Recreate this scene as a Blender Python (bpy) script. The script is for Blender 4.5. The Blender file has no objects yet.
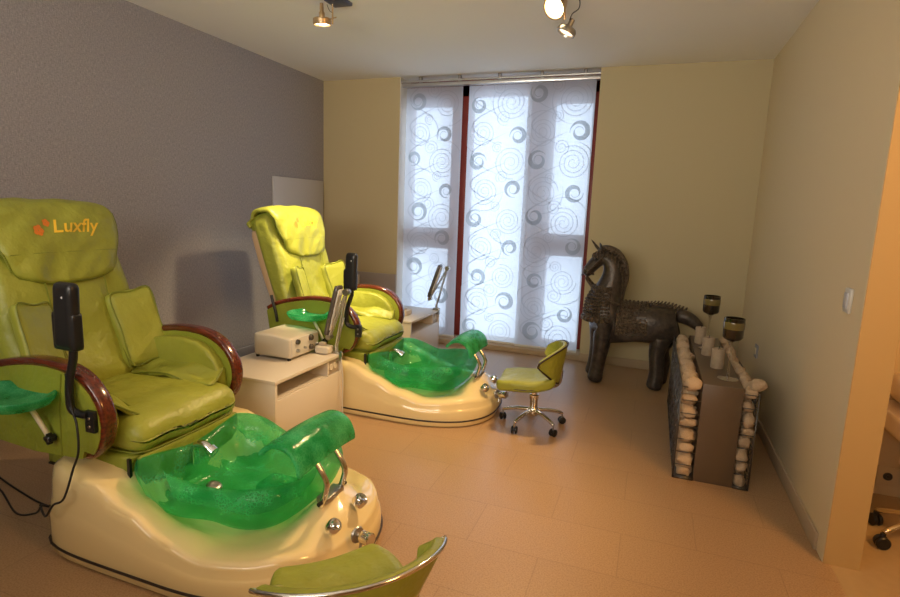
import bpy, bmesh, math, random
from mathutils import Vector, Matrix, noise
random.seed(11)
SC = bpy.context.scene
COL = SC.collection
PI = math.pi
H, W = 2.86, 4.484

# ---------------------------------------------------------------- camera
cam_d = bpy.data.cameras.new('camera'); cam = bpy.data.objects.new('camera', cam_d); COL.objects.link(cam)
cyaw, cpit, crol = -0.34694169, 0.16223424, 0.0376914
F = Vector((math.sin(cyaw)*math.cos(cpit), math.cos(cyaw)*math.cos(cpit), -math.sin(cpit)))
R = Vector((math.cos(cyaw), -math.sin(cyaw), 0)); U = R.cross(F)
R2 = R*math.cos(crol)+U*math.sin(crol); U2 = -R*math.sin(crol)+U*math.cos(crol)
M = Matrix.Identity(4)
for i in range(3):
    M[i][0] = R2[i]; M[i][1] = U2[i]; M[i][2] = -F[i]
M.translation = Vector((3.6453, -5.6139, 1.4951))
cam.matrix_world = M
cam_d.sensor_width = 36; cam_d.lens = 550.37/900*36; cam_d.clip_start = 0.05
SC.camera = cam

# ---------------------------------------------------------------- world and lights
w = bpy.data.worlds.new('sky'); SC.world = w; w.use_nodes = True
w.node_tree.nodes['Background'].inputs[0].default_value = (0.66, 0.80, 1.0, 1)
w.node_tree.nodes['Background'].inputs[1].default_value = 3.1
SC.view_settings.view_transform = 'Standard'; SC.view_settings.look = 'None'
SC.view_settings.exposure = 0.0; SC.view_settings.gamma = 1; SC.view_settings.use_curve_mapping = False

def aim(o, target):
    o.rotation_euler = (Vector(target)-o.location).to_track_quat('-Z', 'Y').to_euler()
def area(name, loc, target, sx, sy, power, col, portal=False):
    d = bpy.data.lights.new(name, 'AREA'); d.shape = 'RECTANGLE'; d.size = sx; d.size_y = sy; d.energy = power; d.color = col
    if portal: d.cycles.is_portal = True
    o = bpy.data.objects.new(name, d); COL.objects.link(o); o.location = loc; aim(o, target); return o
def spot(name, loc, target, power, col, ang=70, blend=.6, rad=.05):
    d = bpy.data.lights.new(name, 'SPOT'); d.energy = power; d.color = col; d.spot_size = math.radians(ang); d.spot_blend = blend
    d.shadow_soft_size = rad
    o = bpy.data.objects.new(name, d); COL.objects.link(o); o.location = loc; aim(o, target); return o
WARM = (1.0, 0.66, 0.33)
area('window_portal', (2.0, .42, 1.42), (2.0, -2, 1.42), 2.2, 2.8, 1, (1, 1, 1), True)
spot('halogen_far_chair', (1.37, -2.12, 2.66), (1.10, -1.75, .85), 360, (1, .78, .42), 52, .8, .07)
spot('halogen_far_front', (2.93, -1.97, 2.60), (1.12, -1.75, .95), 245, (1, .76, .40), 40, .8, .12)
spot('halogen_near_unit', (2.90, -1.95, 2.62), (2.35, -3.2, .1), 175, (1, .66, .32), 68, .8, .05)
spot('halogen_floor', (3.02, -1.85, 2.58), (2.3, -2.75, .0), 80, (1, .66, .32), 80, .8, .05)
area('fill_behind', (3.4, -7.2, 1.7), (3.0, 0, 2.2), 2.0, 1.6, 8, (1, .76, .48))  # added warm fill behind the camera, not a fixture of the room
area('up_fill_behind', (2.4, -6.6, 1.9), (2.3, -2.6, 2.86), 2.6, .6, 48, (1, .92, .79)).data.spread = math.radians(110)  # added fill aimed up to brighten ceiling and walls, no real uplighter
area('side_room_lamp', (5.6, -4.6, 2.70), (4.7, -2.9, 1.0), .7, .7, 60, (1, .50, .14))

# ---------------------------------------------------------------- materials
def mat(name, col, rough=.5, metal=0, bump=0, bscale=50, var=0, vscale=8, coat=0, trans=0, ior=1.45, spec=.5, sheen=0, emis=None, es=0, vcol=None, dist=.01):
    m = bpy.data.materials.new(name); m.use_nodes = True; nt = m.node_tree; b = nt.nodes['Principled BSDF']
    b.inputs['Base Color'].default_value = (*col, 1); b.inputs['Roughness'].default_value = rough; b.inputs['Metallic'].default_value = metal
    b.inputs['Coat Weight'].default_value = coat; b.inputs['Transmission Weight'].default_value = trans; b.inputs['IOR'].default_value = ior
    b.inputs['Specular IOR Level'].default_value = spec
    if emis: b.inputs['Emission Color'].default_value = (*emis, 1); b.inputs['Emission Strength'].default_value = es
    tc = nt.nodes.new('ShaderNodeTexCoord')
    if var or vcol:
        n = nt.nodes.new('ShaderNodeTexNoise'); n.inputs['Scale'].default_value = vscale; n.inputs['Detail'].default_value = 5
        r = nt.nodes.new('ShaderNodeMapRange'); r.inputs[1].default_value = .3; r.inputs[2].default_value = .7
        mx = nt.nodes.new('ShaderNodeMix'); mx.data_type = 'RGBA'
        c2 = vcol if vcol else tuple(c*(1-var) for c in col)
        mx.inputs[6].default_value = (*col, 1); mx.inputs[7].default_value = (*c2, 1)
        nt.links.new(tc.outputs['Object'], n.inputs['Vector']); nt.links.new(n.outputs[0], r.inputs[0]); nt.links.new(r.outputs[0], mx.inputs[0])
        nt.links.new(mx.outputs[2], b.inputs['Base Color'])
    if bump:
        n = nt.nodes.new('ShaderNodeTexNoise'); n.inputs['Scale'].default_value = bscale; n.inputs['Detail'].default_value = 4
        bp = nt.nodes.new('ShaderNodeBump'); bp.inputs['Strength'].default_value = bump; bp.inputs['Distance'].default_value = dist
        nt.links.new(tc.outputs['Object'], n.inputs['Vector']); nt.links.new(n.outputs[0], bp.inputs['Height']); nt.links.new(bp.outputs[0], b.inputs['Normal'])
    return m
def wood_mat(name, c1, c2, rough=.22, axis_scale=(3, 40, 40)):
    m = mat(name, c1, rough, coat=.6); nt = m.node_tree; b = nt.nodes['Principled BSDF']
    tc = nt.nodes.new('ShaderNodeTexCoord'); mp = nt.nodes.new('ShaderNodeMapping'); mp.inputs['Scale'].default_value = axis_scale
    n = nt.nodes.new('ShaderNodeTexNoise'); n.inputs['Scale'].default_value = 2; n.inputs['Detail'].default_value = 6
    r = nt.nodes.new('ShaderNodeValToRGB'); r.color_ramp.elements[0].color = (*c1, 1); r.color_ramp.elements[1].color = (*c2, 1)
    r.color_ramp.elements[0].position = .35; r.color_ramp.elements[1].position = .68
    nt.links.new(tc.outputs['Object'], mp.inputs[0]); nt.links.new(mp.outputs[0], n.inputs['Vector']); nt.links.new(n.outputs[0], r.inputs[0]); nt.links.new(r.outputs[0], b.inputs['Base Color'])
    return m
def leather_mat(name, col):
    m = mat(name, col, .42, bump=.7, bscale=7, var=.14, vscale=6, dist=.03, spec=.45)
    return m
def fabric_wall(name, col, col2):
    m = mat(name, col, .55, spec=.4); nt = m.node_tree; b = nt.nodes['Principled BSDF']
    tc = nt.nodes.new('ShaderNodeTexCoord')
    mp = nt.nodes.new('ShaderNodeMapping'); mp.inputs['Scale'].default_value = (1, 60, 160)
    n = nt.nodes.new('ShaderNodeTexNoise'); n.inputs['Scale'].default_value = 1.0; n.inputs['Detail'].default_value = 5
    mp2 = nt.nodes.new('ShaderNodeMapping'); mp2.inputs['Scale'].default_value = (1, 170, 40)
    n2 = nt.nodes.new('ShaderNodeTexNoise'); n2.inputs['Scale'].default_value = 1.0; n2.inputs['Detail'].default_value = 5
    ad = nt.nodes.new('ShaderNodeMath'); ad.operation = 'ADD'
    r = nt.nodes.new('ShaderNodeMapRange'); r.inputs[1].default_value = .7; r.inputs[2].default_value = 1.3
    mx = nt.nodes.new('ShaderNodeMix'); mx.data_type = 'RGBA'; mx.inputs[6].default_value = (*col, 1); mx.inputs[7].default_value = (*col2, 1)
    bp = nt.nodes.new('ShaderNodeBump'); bp.inputs['Strength'].default_value = .5; bp.inputs['Distance'].default_value = .004
    L = nt.links.new
    L(tc.outputs['Object'], mp.inputs[0]); L(tc.outputs['Object'], mp2.inputs[0]); L(mp.outputs[0], n.inputs['Vector']); L(mp2.outputs[0], n2.inputs['Vector'])
    L(n.outputs[0], ad.inputs[0]); L(n2.outputs[0], ad.inputs[1]); L(ad.outputs[0], r.inputs[0]); L(r.outputs[0], mx.inputs[0]); L(mx.outputs[2], b.inputs['Base Color'])
    L(ad.outputs[0], bp.inputs['Height']); L(bp.outputs[0], b.inputs['Normal'])
    return m
def floor_mat(name, c1, c2, mortar, rough=.32, tile=(.66, .34), off=.5):
    m = mat(name, c1, rough, spec=.5); nt = m.node_tree; b = nt.nodes['Principled BSDF']; L = nt.links.new
    tc = nt.nodes.new('ShaderNodeTexCoord')
    br = nt.nodes.new('ShaderNodeTexBrick'); br.offset = off; br.inputs['Scale'].default_value = 1
    br.inputs['Brick Width'].default_value = tile[0]; br.inputs['Row Height'].default_value = tile[1]; br.inputs['Mortar Size'].default_value = .0025
    br.inputs['Mortar Smooth'].default_value = .3
    br.inputs['Color1'].default_value = (*c1, 1); br.inputs['Color2'].default_value = (*[c*.96 for c in c1], 1); br.inputs['Mortar'].default_value = (*mortar, 1)
    n = nt.nodes.new('ShaderNodeTexNoise'); n.inputs['Scale'].default_value = 150; n.inputs['Detail'].default_value = 3
    r = nt.nodes.new('ShaderNodeMapRange'); r.inputs[1].default_value = .42; r.inputs[2].default_value = .66
    mx = nt.nodes.new('ShaderNodeMix'); mx.data_type = 'RGBA'; mx.blend_type = 'MULTIPLY'; mx.inputs[7].default_value = (*c2, 1)
    bp = nt.nodes.new('ShaderNodeBump'); bp.inputs['Strength'].default_value = .10; bp.inputs['Distance'].default_value = .002
    n2 = nt.nodes.new('ShaderNodeTexNoise'); n2.inputs['Scale'].default_value = 28; n2.inputs['Detail'].default_value = 4
    L(tc.outputs['Object'], br.inputs['Vector']); L(tc.outputs['Object'], n.inputs['Vector']); L(tc.outputs['Object'], n2.inputs['Vector'])
    L(n.outputs[0], r.inputs[0]); L(r.outputs[0], mx.inputs[0]); L(br.outputs[0], mx.inputs[6]); L(mx.outputs[2], b.inputs['Base Color'])
    L(n2.outputs[0], bp.inputs['Height']); L(bp.outputs[0], b.inputs['Normal'])
    return m
def gel_mat(name, alpha=.35):
    m = bpy.data.materials.new(name); m.use_nodes = True; nt = m.node_tree; nt.nodes.clear(); L = nt.links.new
    out = nt.nodes.new('ShaderNodeOutputMaterial'); tc = nt.nodes.new('ShaderNodeTexCoord')
    v = nt.nodes.new('ShaderNodeTexVoronoi'); v.feature = 'DISTANCE_TO_EDGE'; v.inputs['Scale'].default_value = 75
    n = nt.nodes.new('ShaderNodeTexNoise'); n.inputs['Scale'].default_value = 10; n.inputs['Detail'].default_value = 3
    r = nt.nodes.new('ShaderNodeMapRange'); r.inputs[1].default_value = .0; r.inputs[2].default_value = .12; r.inputs[3].default_value = 1; r.inputs[4].default_value = 0
    mx = nt.nodes.new('ShaderNodeMix'); mx.data_type = 'RGBA'; mx.inputs[6].default_value = (.11, .62, .32, 1); mx.inputs[7].default_value = (.22, .78, .44, 1)
    L(tc.outputs['Object'], v.inputs['Vector']); L(tc.outputs['Object'], n.inputs['Vector']); L(v.outputs[0], r.inputs[0]); L(r.outputs[0], mx.inputs[0])
    r2 = nt.nodes.new('ShaderNodeMapRange'); r2.inputs[1].default_value = .38; r2.inputs[2].default_value = .62
    mb = nt.nodes.new('ShaderNodeMix'); mb.data_type = 'RGBA'; mb.blend_type = 'MULTIPLY'; mb.inputs[7].default_value = (.28, .60, .45, 1)
    L(n.outputs[0], r2.inputs[0]); L(r2.outputs[0], mb.inputs[0]); L(mx.outputs[2], mb.inputs[6]); mx = mb
    n3 = nt.nodes.new('ShaderNodeTexNoise'); n3.inputs['Scale'].default_value = 38; n3.inputs['Detail'].default_value = 2; L(tc.outputs['Object'], n3.inputs['Vector'])
    pb = nt.nodes.new('ShaderNodeBsdfPrincipled'); pb.inputs['Roughness'].default_value = .14; pb.inputs['Coat Weight'].default_value = .5
    L(mx.outputs[2], pb.inputs['Base Color'])
    tr = nt.nodes.new('ShaderNodeBsdfTransparent'); tr.inputs[0].default_value = (.55, 1, .72, 1)
    tl = nt.nodes.new('ShaderNodeBsdfTranslucent'); L(mx.outputs[2], tl.inputs[0])
    m1 = nt.nodes.new('ShaderNodeMixShader'); m1.inputs[0].default_value = .55; L(pb.outputs[0], m1.inputs[1]); L(tl.outputs[0], m1.inputs[2])
    m2 = nt.nodes.new('ShaderNodeMixShader'); m2.inputs[0].default_value = alpha; L(m1.outputs[0], m2.inputs[1]); L(tr.outputs[0], m2.inputs[2])
    bp = nt.nodes.new('ShaderNodeBump'); bp.inputs['Strength'].default_value = .2; bp.inputs['Distance'].default_value = .003
    bp.inputs['Strength'].default_value = .45; bp.inputs['Distance'].default_value = .006
    L(n3.outputs[0], bp.inputs['Height']); L(bp.outputs[0], pb.inputs['Normal'])
    L(m2.outputs[0], out.inputs[0]); return m
def sheer_mat(name, col, tcol, alpha, dif=.25):
    m = bpy.data.materials.new(name); m.use_nodes = True; nt = m.node_tree; nt.nodes.clear(); L = nt.links.new
    out = nt.nodes.new('ShaderNodeOutputMaterial')
    d = nt.nodes.new('ShaderNodeBsdfDiffuse'); d.inputs[0].default_value = (*col, 1)
    tl = nt.nodes.new('ShaderNodeBsdfTranslucent'); tl.inputs[0].default_value = (*tcol, 1)
    tr = nt.nodes.new('ShaderNodeBsdfTransparent'); tr.inputs[0].default_value = (1, 1, 1, 1)
    m1 = nt.nodes.new('ShaderNodeMixShader'); m1.inputs[0].default_value = 1-dif; L(d.outputs[0], m1.inputs[1]); L(tl.outputs[0], m1.inputs[2])
    m2 = nt.nodes.new('ShaderNodeMixShader'); m2.inputs[0].default_value = alpha; L(m1.outputs[0], m2.inputs[1]); L(tr.outputs[0], m2.inputs[2])
    L(m2.outputs[0], out.inputs[0]); return m
def glass_mat(name, tint=(1, 1, 1), gl=.08):
    m = bpy.data.materials.new(name); m.use_nodes = True; nt = m.node_tree; nt.nodes.clear(); L = nt.links.new
    out = nt.nodes.new('ShaderNodeOutputMaterial')
    g = nt.nodes.new('ShaderNodeBsdfGlossy'); g.inputs['Roughness'].default_value = .03
    tr = nt.nodes.new('ShaderNodeBsdfTransparent'); tr.inputs[0].default_value = (*tint, 1)
    lw = nt.nodes.new('ShaderNodeLayerWeight'); lw.inputs[0].default_value = gl*3
    mx = nt.nodes.new('ShaderNodeMixShader'); L(lw.outputs['Facing'], mx.inputs[0]); L(tr.outputs[0], mx.inputs[1]); L(g.outputs[0], mx.inputs[2])
    L(mx.outputs[0], out.inputs[0]); return m

MT = dict(
    ceiling=mat('ceiling_paint', (.86, .84, .80), .85, bump=.05, bscale=200),
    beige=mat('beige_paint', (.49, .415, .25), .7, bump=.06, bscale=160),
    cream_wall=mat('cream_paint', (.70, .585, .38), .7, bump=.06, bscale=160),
    jamb=mat('white_jamb_paint', (.68, .66, .60), .6),
    wallpaper=fabric_wall('woven_wallpaper', (.385, .375, .405), (.235, .225, .245)),
    floor=floor_mat('speckled_floor_tile', (.43, .28, .155), (.76, .70, .62), (.34, .215, .12)),
    floor2=mat('smooth_floor', (.46, .33, .18), .25, var=.06, vscale=20),
    skirting=mat('skirting_paint', (.42, .32, .21), .8, spec=.2),
    grey_trim=mat('grey_trim', (.32, .31, .32), .5),
    white_board=mat('white_board', (.50, .50, .52), .35),
    lower_panel=mat('lower_panel', (.33, .30, .29), .6),
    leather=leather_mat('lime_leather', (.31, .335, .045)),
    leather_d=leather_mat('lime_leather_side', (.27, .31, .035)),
    seam=mat('lime_piping', (.17, .20, .02), .5),
    black=mat('black_plastic', (.012, .012, .013), .32),
    blacks=mat('black_cable', (.01, .01, .01), .5),
    wood=wood_mat('mahogany', (.055, .010, .005), (.15, .027, .010)),
    cream=mat('cream_fibreglass', (.78, .63, .33), .13, coat=.7),
    shell=mat('beige_shell', (.62, .42, .24), .4),
    darktrim=mat('dark_rubber_trim', (.03, .02, .015), .4),
    gel=gel_mat('green_gel', .58), gel2=gel_mat('green_gel_clear', .38),
    chrome=mat('chrome', (.75, .73, .70), .12, metal=1),
    steel=mat('brushed_steel', (.42, .40, .37), .32, metal=1),
    orange=mat('orange_thread', (.75, .22, .02), .5), yellow=mat('yellow_thread', (.85, .55, .04), .5),
    cab=mat('cabinet_laminate', (.66, .60, .52), .35), cab_in=mat('cabinet_inner', (.45, .38, .30), .5),
    dev=mat('device_casing', (.64, .58, .47), .4), knobd=mat('dark_knob', (.06, .05, .04), .3),
    redframe=mat('red_brown_frame', (.20, .022, .014), .35),
    sheer=sheer_mat('sheer_blind', (.74, .74, .78), (.76, .78, .80), .15), sheer_print=sheer_mat('blind_print', (.33, .29, .29), (.62, .67, .68), .14, .24),
    sheer_print2=sheer_mat('blind_print_fine', (.55, .53, .54), (.71, .74, .77), .14, .25),
    gun=mat('gunmetal', (.16, .15, .15), .35, metal=.7),
    ochre=mat('ochre_wall_end', (.46, .31, .13), .7),
    alu=mat('aluminium', (.62, .62, .62), .3, metal=.8),
    glass=glass_mat('window_glass', (.97, .99, 1)), cglass=glass_mat('clear_glass', (.93, .93, .9), .2),
    smoke=mat('smoked_glass', (.012, .008, .004), .1, coat=.5), amber=mat('amber_band', (.13, .10, .03), .2, coat=.5),
    bronze=mat('bronze_patina', (.040, .034, .030), .34, metal=.45, bump=.4, bscale=45, vcol=(.095, .075, .058), vscale=25, dist=.01),
    bronze_o=mat('ornate_bronze', (.030, .025, .021), .36, metal=.45, bump=1, bscale=90, vcol=(.19, .135, .085), vscale=60, dist=.015),
    taupe=mat('taupe_laminate', (.105, .070, .042), .35),
    wire=mat('galvanised_wire', (.12, .11, .10), .35, metal=.8),
    stone=mat('pale_stone', (.62, .47, .31), .8, bump=.5, bscale=30, vcol=(.40, .27, .16), vscale=12),
    stone2=mat('ochre_stone', (.50, .34, .19), .8, bump=.5, bscale=30, vcol=(.60, .47, .33), vscale=10),
    wax=mat('candle_wax', (.38, .29, .20), .6, bump=.3, bscale=80, var=.2, vscale=40),
    lampglow=mat('lamp_glow', (1, .9, .7), .4, emis=(1, .80, .50), es=14),
    lampglow2=mat('lamp_glow_soft', (1, .9, .7), .4, emis=(1, .72, .42), es=2.6),
    copper=mat('copper_tone', (.58, .42, .24), .3, metal=.8),
    plate=mat('blue_grey_plate', (.10, .12, .20), .3, metal=.6),
    white=mat('white_vinyl', (.72, .62, .50), .4), switch=mat('switch_plastic', (.62, .60, .55), .35),
    tungsten_wall=mat('warm_paint', (.60, .47, .28), .7),
)

# ---------------------------------------------------------------- mesh helpers
OFF = Vector((0, 0, 0))
def link(name, me, m, parent=None, smooth=True):
    me.transform(Matrix.Translation(-OFF))
    ms = m if isinstance(m, (list, tuple)) else [m]
    for x in ms: me.materials.append(x)
    if smooth:
        for p in me.polygons: p.use_smooth = True
    o = bpy.data.objects.new(name, me); COL.objects.link(o)
    if parent: o.parent = parent
    return o
def fin(name, bm, m, parent=None, smooth=True, sharp=None):
    bmesh.ops.recalc_face_normals(bm, faces=bm.faces)
    if sharp:
        for e in bm.edges:
            if len(e.link_faces) == 2 and e.calc_face_angle(0) > sharp: e.smooth = False
    me = bpy.data.meshes.new(name); bm.to_mesh(me); bm.free()
    return link(name, me, m, parent, smooth)
def thing(name, label, cat, loc=(0, 0, 0), group=None, rz=0):
    o = bpy.data.objects.new(name, None); COL.objects.link(o); o.location = loc; o.rotation_euler = (0, 0, rz)
    o.empty_display_size = .1
    return tag(o, label, cat, group)
def tag(o, label, cat, group=None):
    o['label'] = label; o['category'] = cat
    if group: o['group'] = group
    return o
def struct(o): o['kind'] = 'structure'; return o
def box(bm, x0, x1, y0, y1, z0, z1, bev=0, seg=2):
    r = bmesh.ops.create_cube(bm, size=1)
    for v in r['verts']:
        v.co = Vector(((x0+x1)/2+v.co.x*(x1-x0), (y0+y1)/2+v.co.y*(y1-y0), (z0+z1)/2+v.co.z*(z1-z0)))
    if bev:
        es = list({e for v in r['verts'] for e in v.link_edges})
        bmesh.ops.bevel(bm, geom=es, offset=bev, segments=seg, profile=.5, affect='EDGES')
def boxo(name, a, m, parent=None, bev=0, seg=2):
    bm = bmesh.new(); box(bm, *a, bev=bev, seg=seg)
    return fin(name, bm, m, parent, smooth=bool(bev), sharp=.6)
def smoothpath(pts, n=6, closed=False):
    P = [Vector(p) for p in pts]; out = []; k = len(P)
    rng = range(k) if closed else range(k-1)
    for i in rng:
        if closed: p0, p1, p2, p3 = P[i-1], P[i], P[(i+1) % k], P[(i+2) % k]
        else: p0, p1, p2, p3 = P[max(i-1, 0)], P[i], P[i+1], P[min(i+2, k-1)]
        for j in range(n):
            t = j/n
            out.append(.5*((2*p1)+(-p0+p2)*t+(2*p0-5*p1+4*p2-p3)*t*t+(-p0+3*p1-3*p2+p3)*t**3))
    if not closed: out.append(P[-1])
    return out
def sweep(bm, path, sec, closed=False, up=Vector((0, 0, 1)), scale=None, cap=True):
    """sec: list of (a, b) offsets on side and normal axes"""
    n = len(path); rings = []; prev = None
    for i, p in enumerate(path):
        p = Vector(p)
        a = Vector(path[i-1]) if (i > 0 or closed) else p
        b = Vector(path[(i+1) % n]) if (i < n-1 or closed) else p
        t = (b-a).normalized()
        if prev is None:
            s = t.cross(up)
            if s.length < 1e-3: s = t.cross(Vector((1, 0, 0)))
            s.normalize()
        else:
            s = prev - t*prev.dot(t); s.normalize()
        prev = s; nn = s.cross(t).normalized()
        k = scale(i/(n-1) if n > 1 else 0) if scale else 1
        rings.append([bm.verts.new(p+s*(u*k)+nn*(v*k)) for u, v in sec])
    m = len(sec)
    rr = range(n) if closed else range(n-1)
    for i in rr:
        A, B = rings[i], rings[(i+1) % n]
        for j in range(m): bm.faces.new((A[j], A[(j+1) % m], B[(j+1) % m], B[j]))
    if not closed and cap:
        bm.faces.new(rings[0][::-1]); bm.faces.new(rings[-1])
def circ(r, n=10): return [(r*math.cos(2*PI*i/n), r*math.sin(2*PI*i/n)) for i in range(n)]
def tube(bm, path, r, n=10, closed=False, scale=None): sweep(bm, path, circ(r, n), closed, scale=scale)
def tubeo(name, path, r, m, parent=None, n=10, closed=False, scale=None):
    bm = bmesh.new(); tube(bm, path, r, n, closed, scale); return fin(name, bm, m, parent, sharp=.9)
def lathe(bm, prof, origin=(0, 0, 0), axis=(0, 0, 1), n=24):
    ax = Vector(axis).normalized(); q = Vector((0, 0, 1)).rotation_difference(ax); o = Vector(origin); rings = []
    for r, z in prof:
        if r < 1e-6: rings.append([bm.verts.new(o+q@Vector((0, 0, z)))])
        else: rings.append([bm.verts.new(o+q@Vector((r*math.cos(2*PI*i/n), r*math.sin(2*PI*i/n), z))) for i in range(n)])
    for a, b in zip(rings, rings[1:]):
        for i in range(n):
            j = (i+1) % n
            if len(a) == 1 and len(b) == 1: continue
            if len(a) == 1: bm.faces.new((a[0], b[i], b[j]))
            elif len(b) == 1: bm.faces.new((a[i], a[j], b[0]))
            else: bm.faces.new((a[i], a[j], b[j], b[i]))
def latheo(name, prof, m, parent=None, origin=(0, 0, 0), axis=(0, 0, 1), n=24):
    bm = bmesh.new(); lathe(bm, prof, origin, axis, n); return fin(name, bm, m, parent, sharp=.7)
def rbox(bm, sx, sy, sz, r, fn=None, n=10, puff=0):
    """soft rounded box centred at the origin; fn warps each vertex"""
    b = bmesh.new(); bmesh.ops.create_cube(b, size=2); bmesh.ops.subdivide_edges(b, edges=b.edges, cuts=n, use_grid_fill=True)
    hx, hy, hz = sx/2, sy/2, sz/2
    mp = {}
    for v in b.verts:
        c = v.co.copy()
        # concentrate samples near the edges
        f = lambda t: math.copysign(abs(t)**.75, t)
        c = Vector((f(c.x), f(c.y), f(c.z)))
        p = Vector((c.x*hx, c.y*hy, c.z*hz))
        q = Vector((max(-hx+r, min(hx-r, p.x)), max(-hy+r, min(hy-r, p.y)), max(-hz+r, min(hz-r, p.z))))
        d = p-q
        if d.length > 1e-9: p = q+d.normalized()*r
        if puff: p.z += math.copysign(1, p.z)*puff*max(0, (1-(p.x/hx)**2))*max(0, (1-(p.y/hy)**2))*(abs(p.z)/hz)
        if fn: p = fn(p)
        mp[v] = bm.verts.new(p)
    for fc in b.faces: bm.faces.new([mp[v] for v in fc.verts])
    b.free()
def rboxo(name, dims, r, fn, m, parent=None, n=10, puff=0):
    bm = bmesh.new(); rbox(bm, *dims, r, fn, n, puff); return fin(name, bm, m, parent)
def sheet(bm, fn, nu, nv, thick):
    """thick surface from fn(u,v)->(point, normal), u,v in 0..1"""
    T = []; B = []
    for i in range(nu+1):
        ra, rb = [], []
        for j in range(nv+1):
            p, nrm = fn(i/nu, j/nv); p = Vector(p); nrm = Vector(nrm).normalized()
            ra.append(bm.verts.new(p+nrm*thick/2)); rb.append(bm.verts.new(p-nrm*thick/2))
        T.append(ra); B.append(rb)
    for i in range(nu):
        for j in range(nv):
            bm.faces.new((T[i][j], T[i+1][j], T[i+1][j+1], T[i][j+1])); bm.faces.new((B[i][j], B[i][j+1], B[i+1][j+1], B[i+1][j]))
    for i in range(nu):
        bm.faces.new((T[i][0], B[i][0], B[i+1][0], T[i+1][0])); bm.faces.new((T[i][nv], T[i+1][nv], B[i+1][nv], B[i][nv]))
    for j in range(nv):
        bm.faces.new((T[0][j], T[0][j+1], B[0][j+1], B[0][j])); bm.faces.new((T[nu][j], B[nu][j], B[nu][j+1], T[nu][j+1]))
def prism(bm, prof, y0, y1):
    a = [bm.verts.new((x, y0, z)) for x, z in prof]; b = [bm.verts.new((x, y1, z)) for x, z in prof]; n = len(prof)
    bm.faces.new(a); bm.faces.new(b[::-1])
    for i in range(n): bm.faces.new((a[i], b[i], b[(i+1) % n], a[(i+1) % n]))

# ---------------------------------------------------------------- room
def quadbox(name, a, m, **k): return struct(boxo(name, a, m, **k))
quadbox('floor', (-.1, 4.515, -7.6, .5, -.1, 0), MT['floor'])
quadbox('floor', (4.515, 7.2, -7.6, .5, -.1, 0), MT['floor2'])
quadbox('ceiling', (-.1, 7.2, -7.6, .5, H, H+.1), MT['ceiling'])
quadbox('wall_left', (-.12, 0, -7.6, 0, 0, H), MT['wallpaper'])
WL, WR = .957, 3.047
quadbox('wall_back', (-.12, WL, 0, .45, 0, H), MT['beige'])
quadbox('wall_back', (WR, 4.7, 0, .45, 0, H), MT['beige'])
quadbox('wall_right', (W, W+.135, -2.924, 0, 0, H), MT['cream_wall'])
quadbox('trim_4', (W+.002, W+.139, -2.930, -2.923, 0, H), MT['ochre'])  # thin ochre sheet covering the end face of the right wall
quadbox('wall_side', (W+.135, 7.2, -2.06, -1.94, 0, H), MT['tungsten_wall'])
quadbox('wall_far_right', (7.1, 7.2, -7.6, -2.0, 0, H), MT['tungsten_wall'])
quadbox('wall_rear', (-.12, 7.2, -7.7, -7.6, 0, H), MT['cream_wall'])
quadbox('trim_1', (.002, WL-.002, -.018, 0, .0, .735), MT['lower_panel'], bev=.004)
quadbox('baseboard_left', (0, .014, -7.6, -.0, 0, .085), MT['grey_trim'], bev=.003)
quadbox('baseboard_back', (WR, W, -.014, 0, 0, .085), MT['skirting'], bev=.003)
quadbox('baseboard_right', (W-.014, W, -2.83, -.014, 0, .085), MT['skirting'], bev=.003)
quadbox('trim_2', (WL, WL+.006, .0, .3, 0.06, H), MT['jamb'])
quadbox('trim_3', (WL, WR, .0, .45, 0, .055), MT['skirting'], bev=.004)

# window: three lights in red brown frame
win = bpy.data.objects.new('window_1', None); COL.objects.link(win); struct(win); win.location = (2, .3, 0)
OFF = Vector((2, .3, 0))
bm = bmesh.new()
Y0, Y1 = .26, .36
for x0, x1 in ((WL, 1.0), (1.47, 1.70), (2.35, 2.59), (2.968, WR)): box(bm, x0, x1, Y0, Y1, .055, 2.82, .006)
box(bm, WL, WR, Y0, Y1, 2.69, H, .004)
for x0, x1 in ((1.0, 1.47), (2.59, 2.968)):
    box(bm, x0, x1, Y0, Y1, 2.60, 2.70, .004); box(bm, x0, x1, Y0, Y1, 1.04, 1.27, .004); box(bm, x0, x1, Y0, Y1, .055, .11, .004)
fin('window_frame', bm, MT['redframe'], win, sharp=.6)
for x0, x1, z0, z1 in ((1.0, 1.47, .11, 1.04), (1.0, 1.47, 1.27, 2.60), (1.70, 2.35, .055, 2.69), (2.59, 2.968, .11, 1.04), (2.59, 2.968, 1.27, 2.60)):
    boxo('window_pane', (x0, x1, .305, .311, z0, z1), MT['glass'], win)
OFF = Vector((0, 0, 0))

# curtain track
t = thing('curtain_track', 'long silver curtain track below the ceiling above the patterned blinds', 'curtain track', (2.0, .06, 2.80))
OFF = Vector((2.0, .06, 2.80))
boxo('rail', (WL+.004, WR-.002, .03, .10, 2.765, 2.80), MT['alu'], t, bev=.004)
tubeo('front_rod', [(WL+.004, .012, 2.812), (WR-.002, .012, 2.812)], .011, MT['alu'], t)
for x in (1.18, 1.62, 2.05, 2.48, 2.9):
    boxo('bracket', (x-.014, x+.014, .012, .06, 2.80, H-.001), MT['steel'], t, bev=.003)
OFF = Vector((0, 0, 0))

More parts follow.
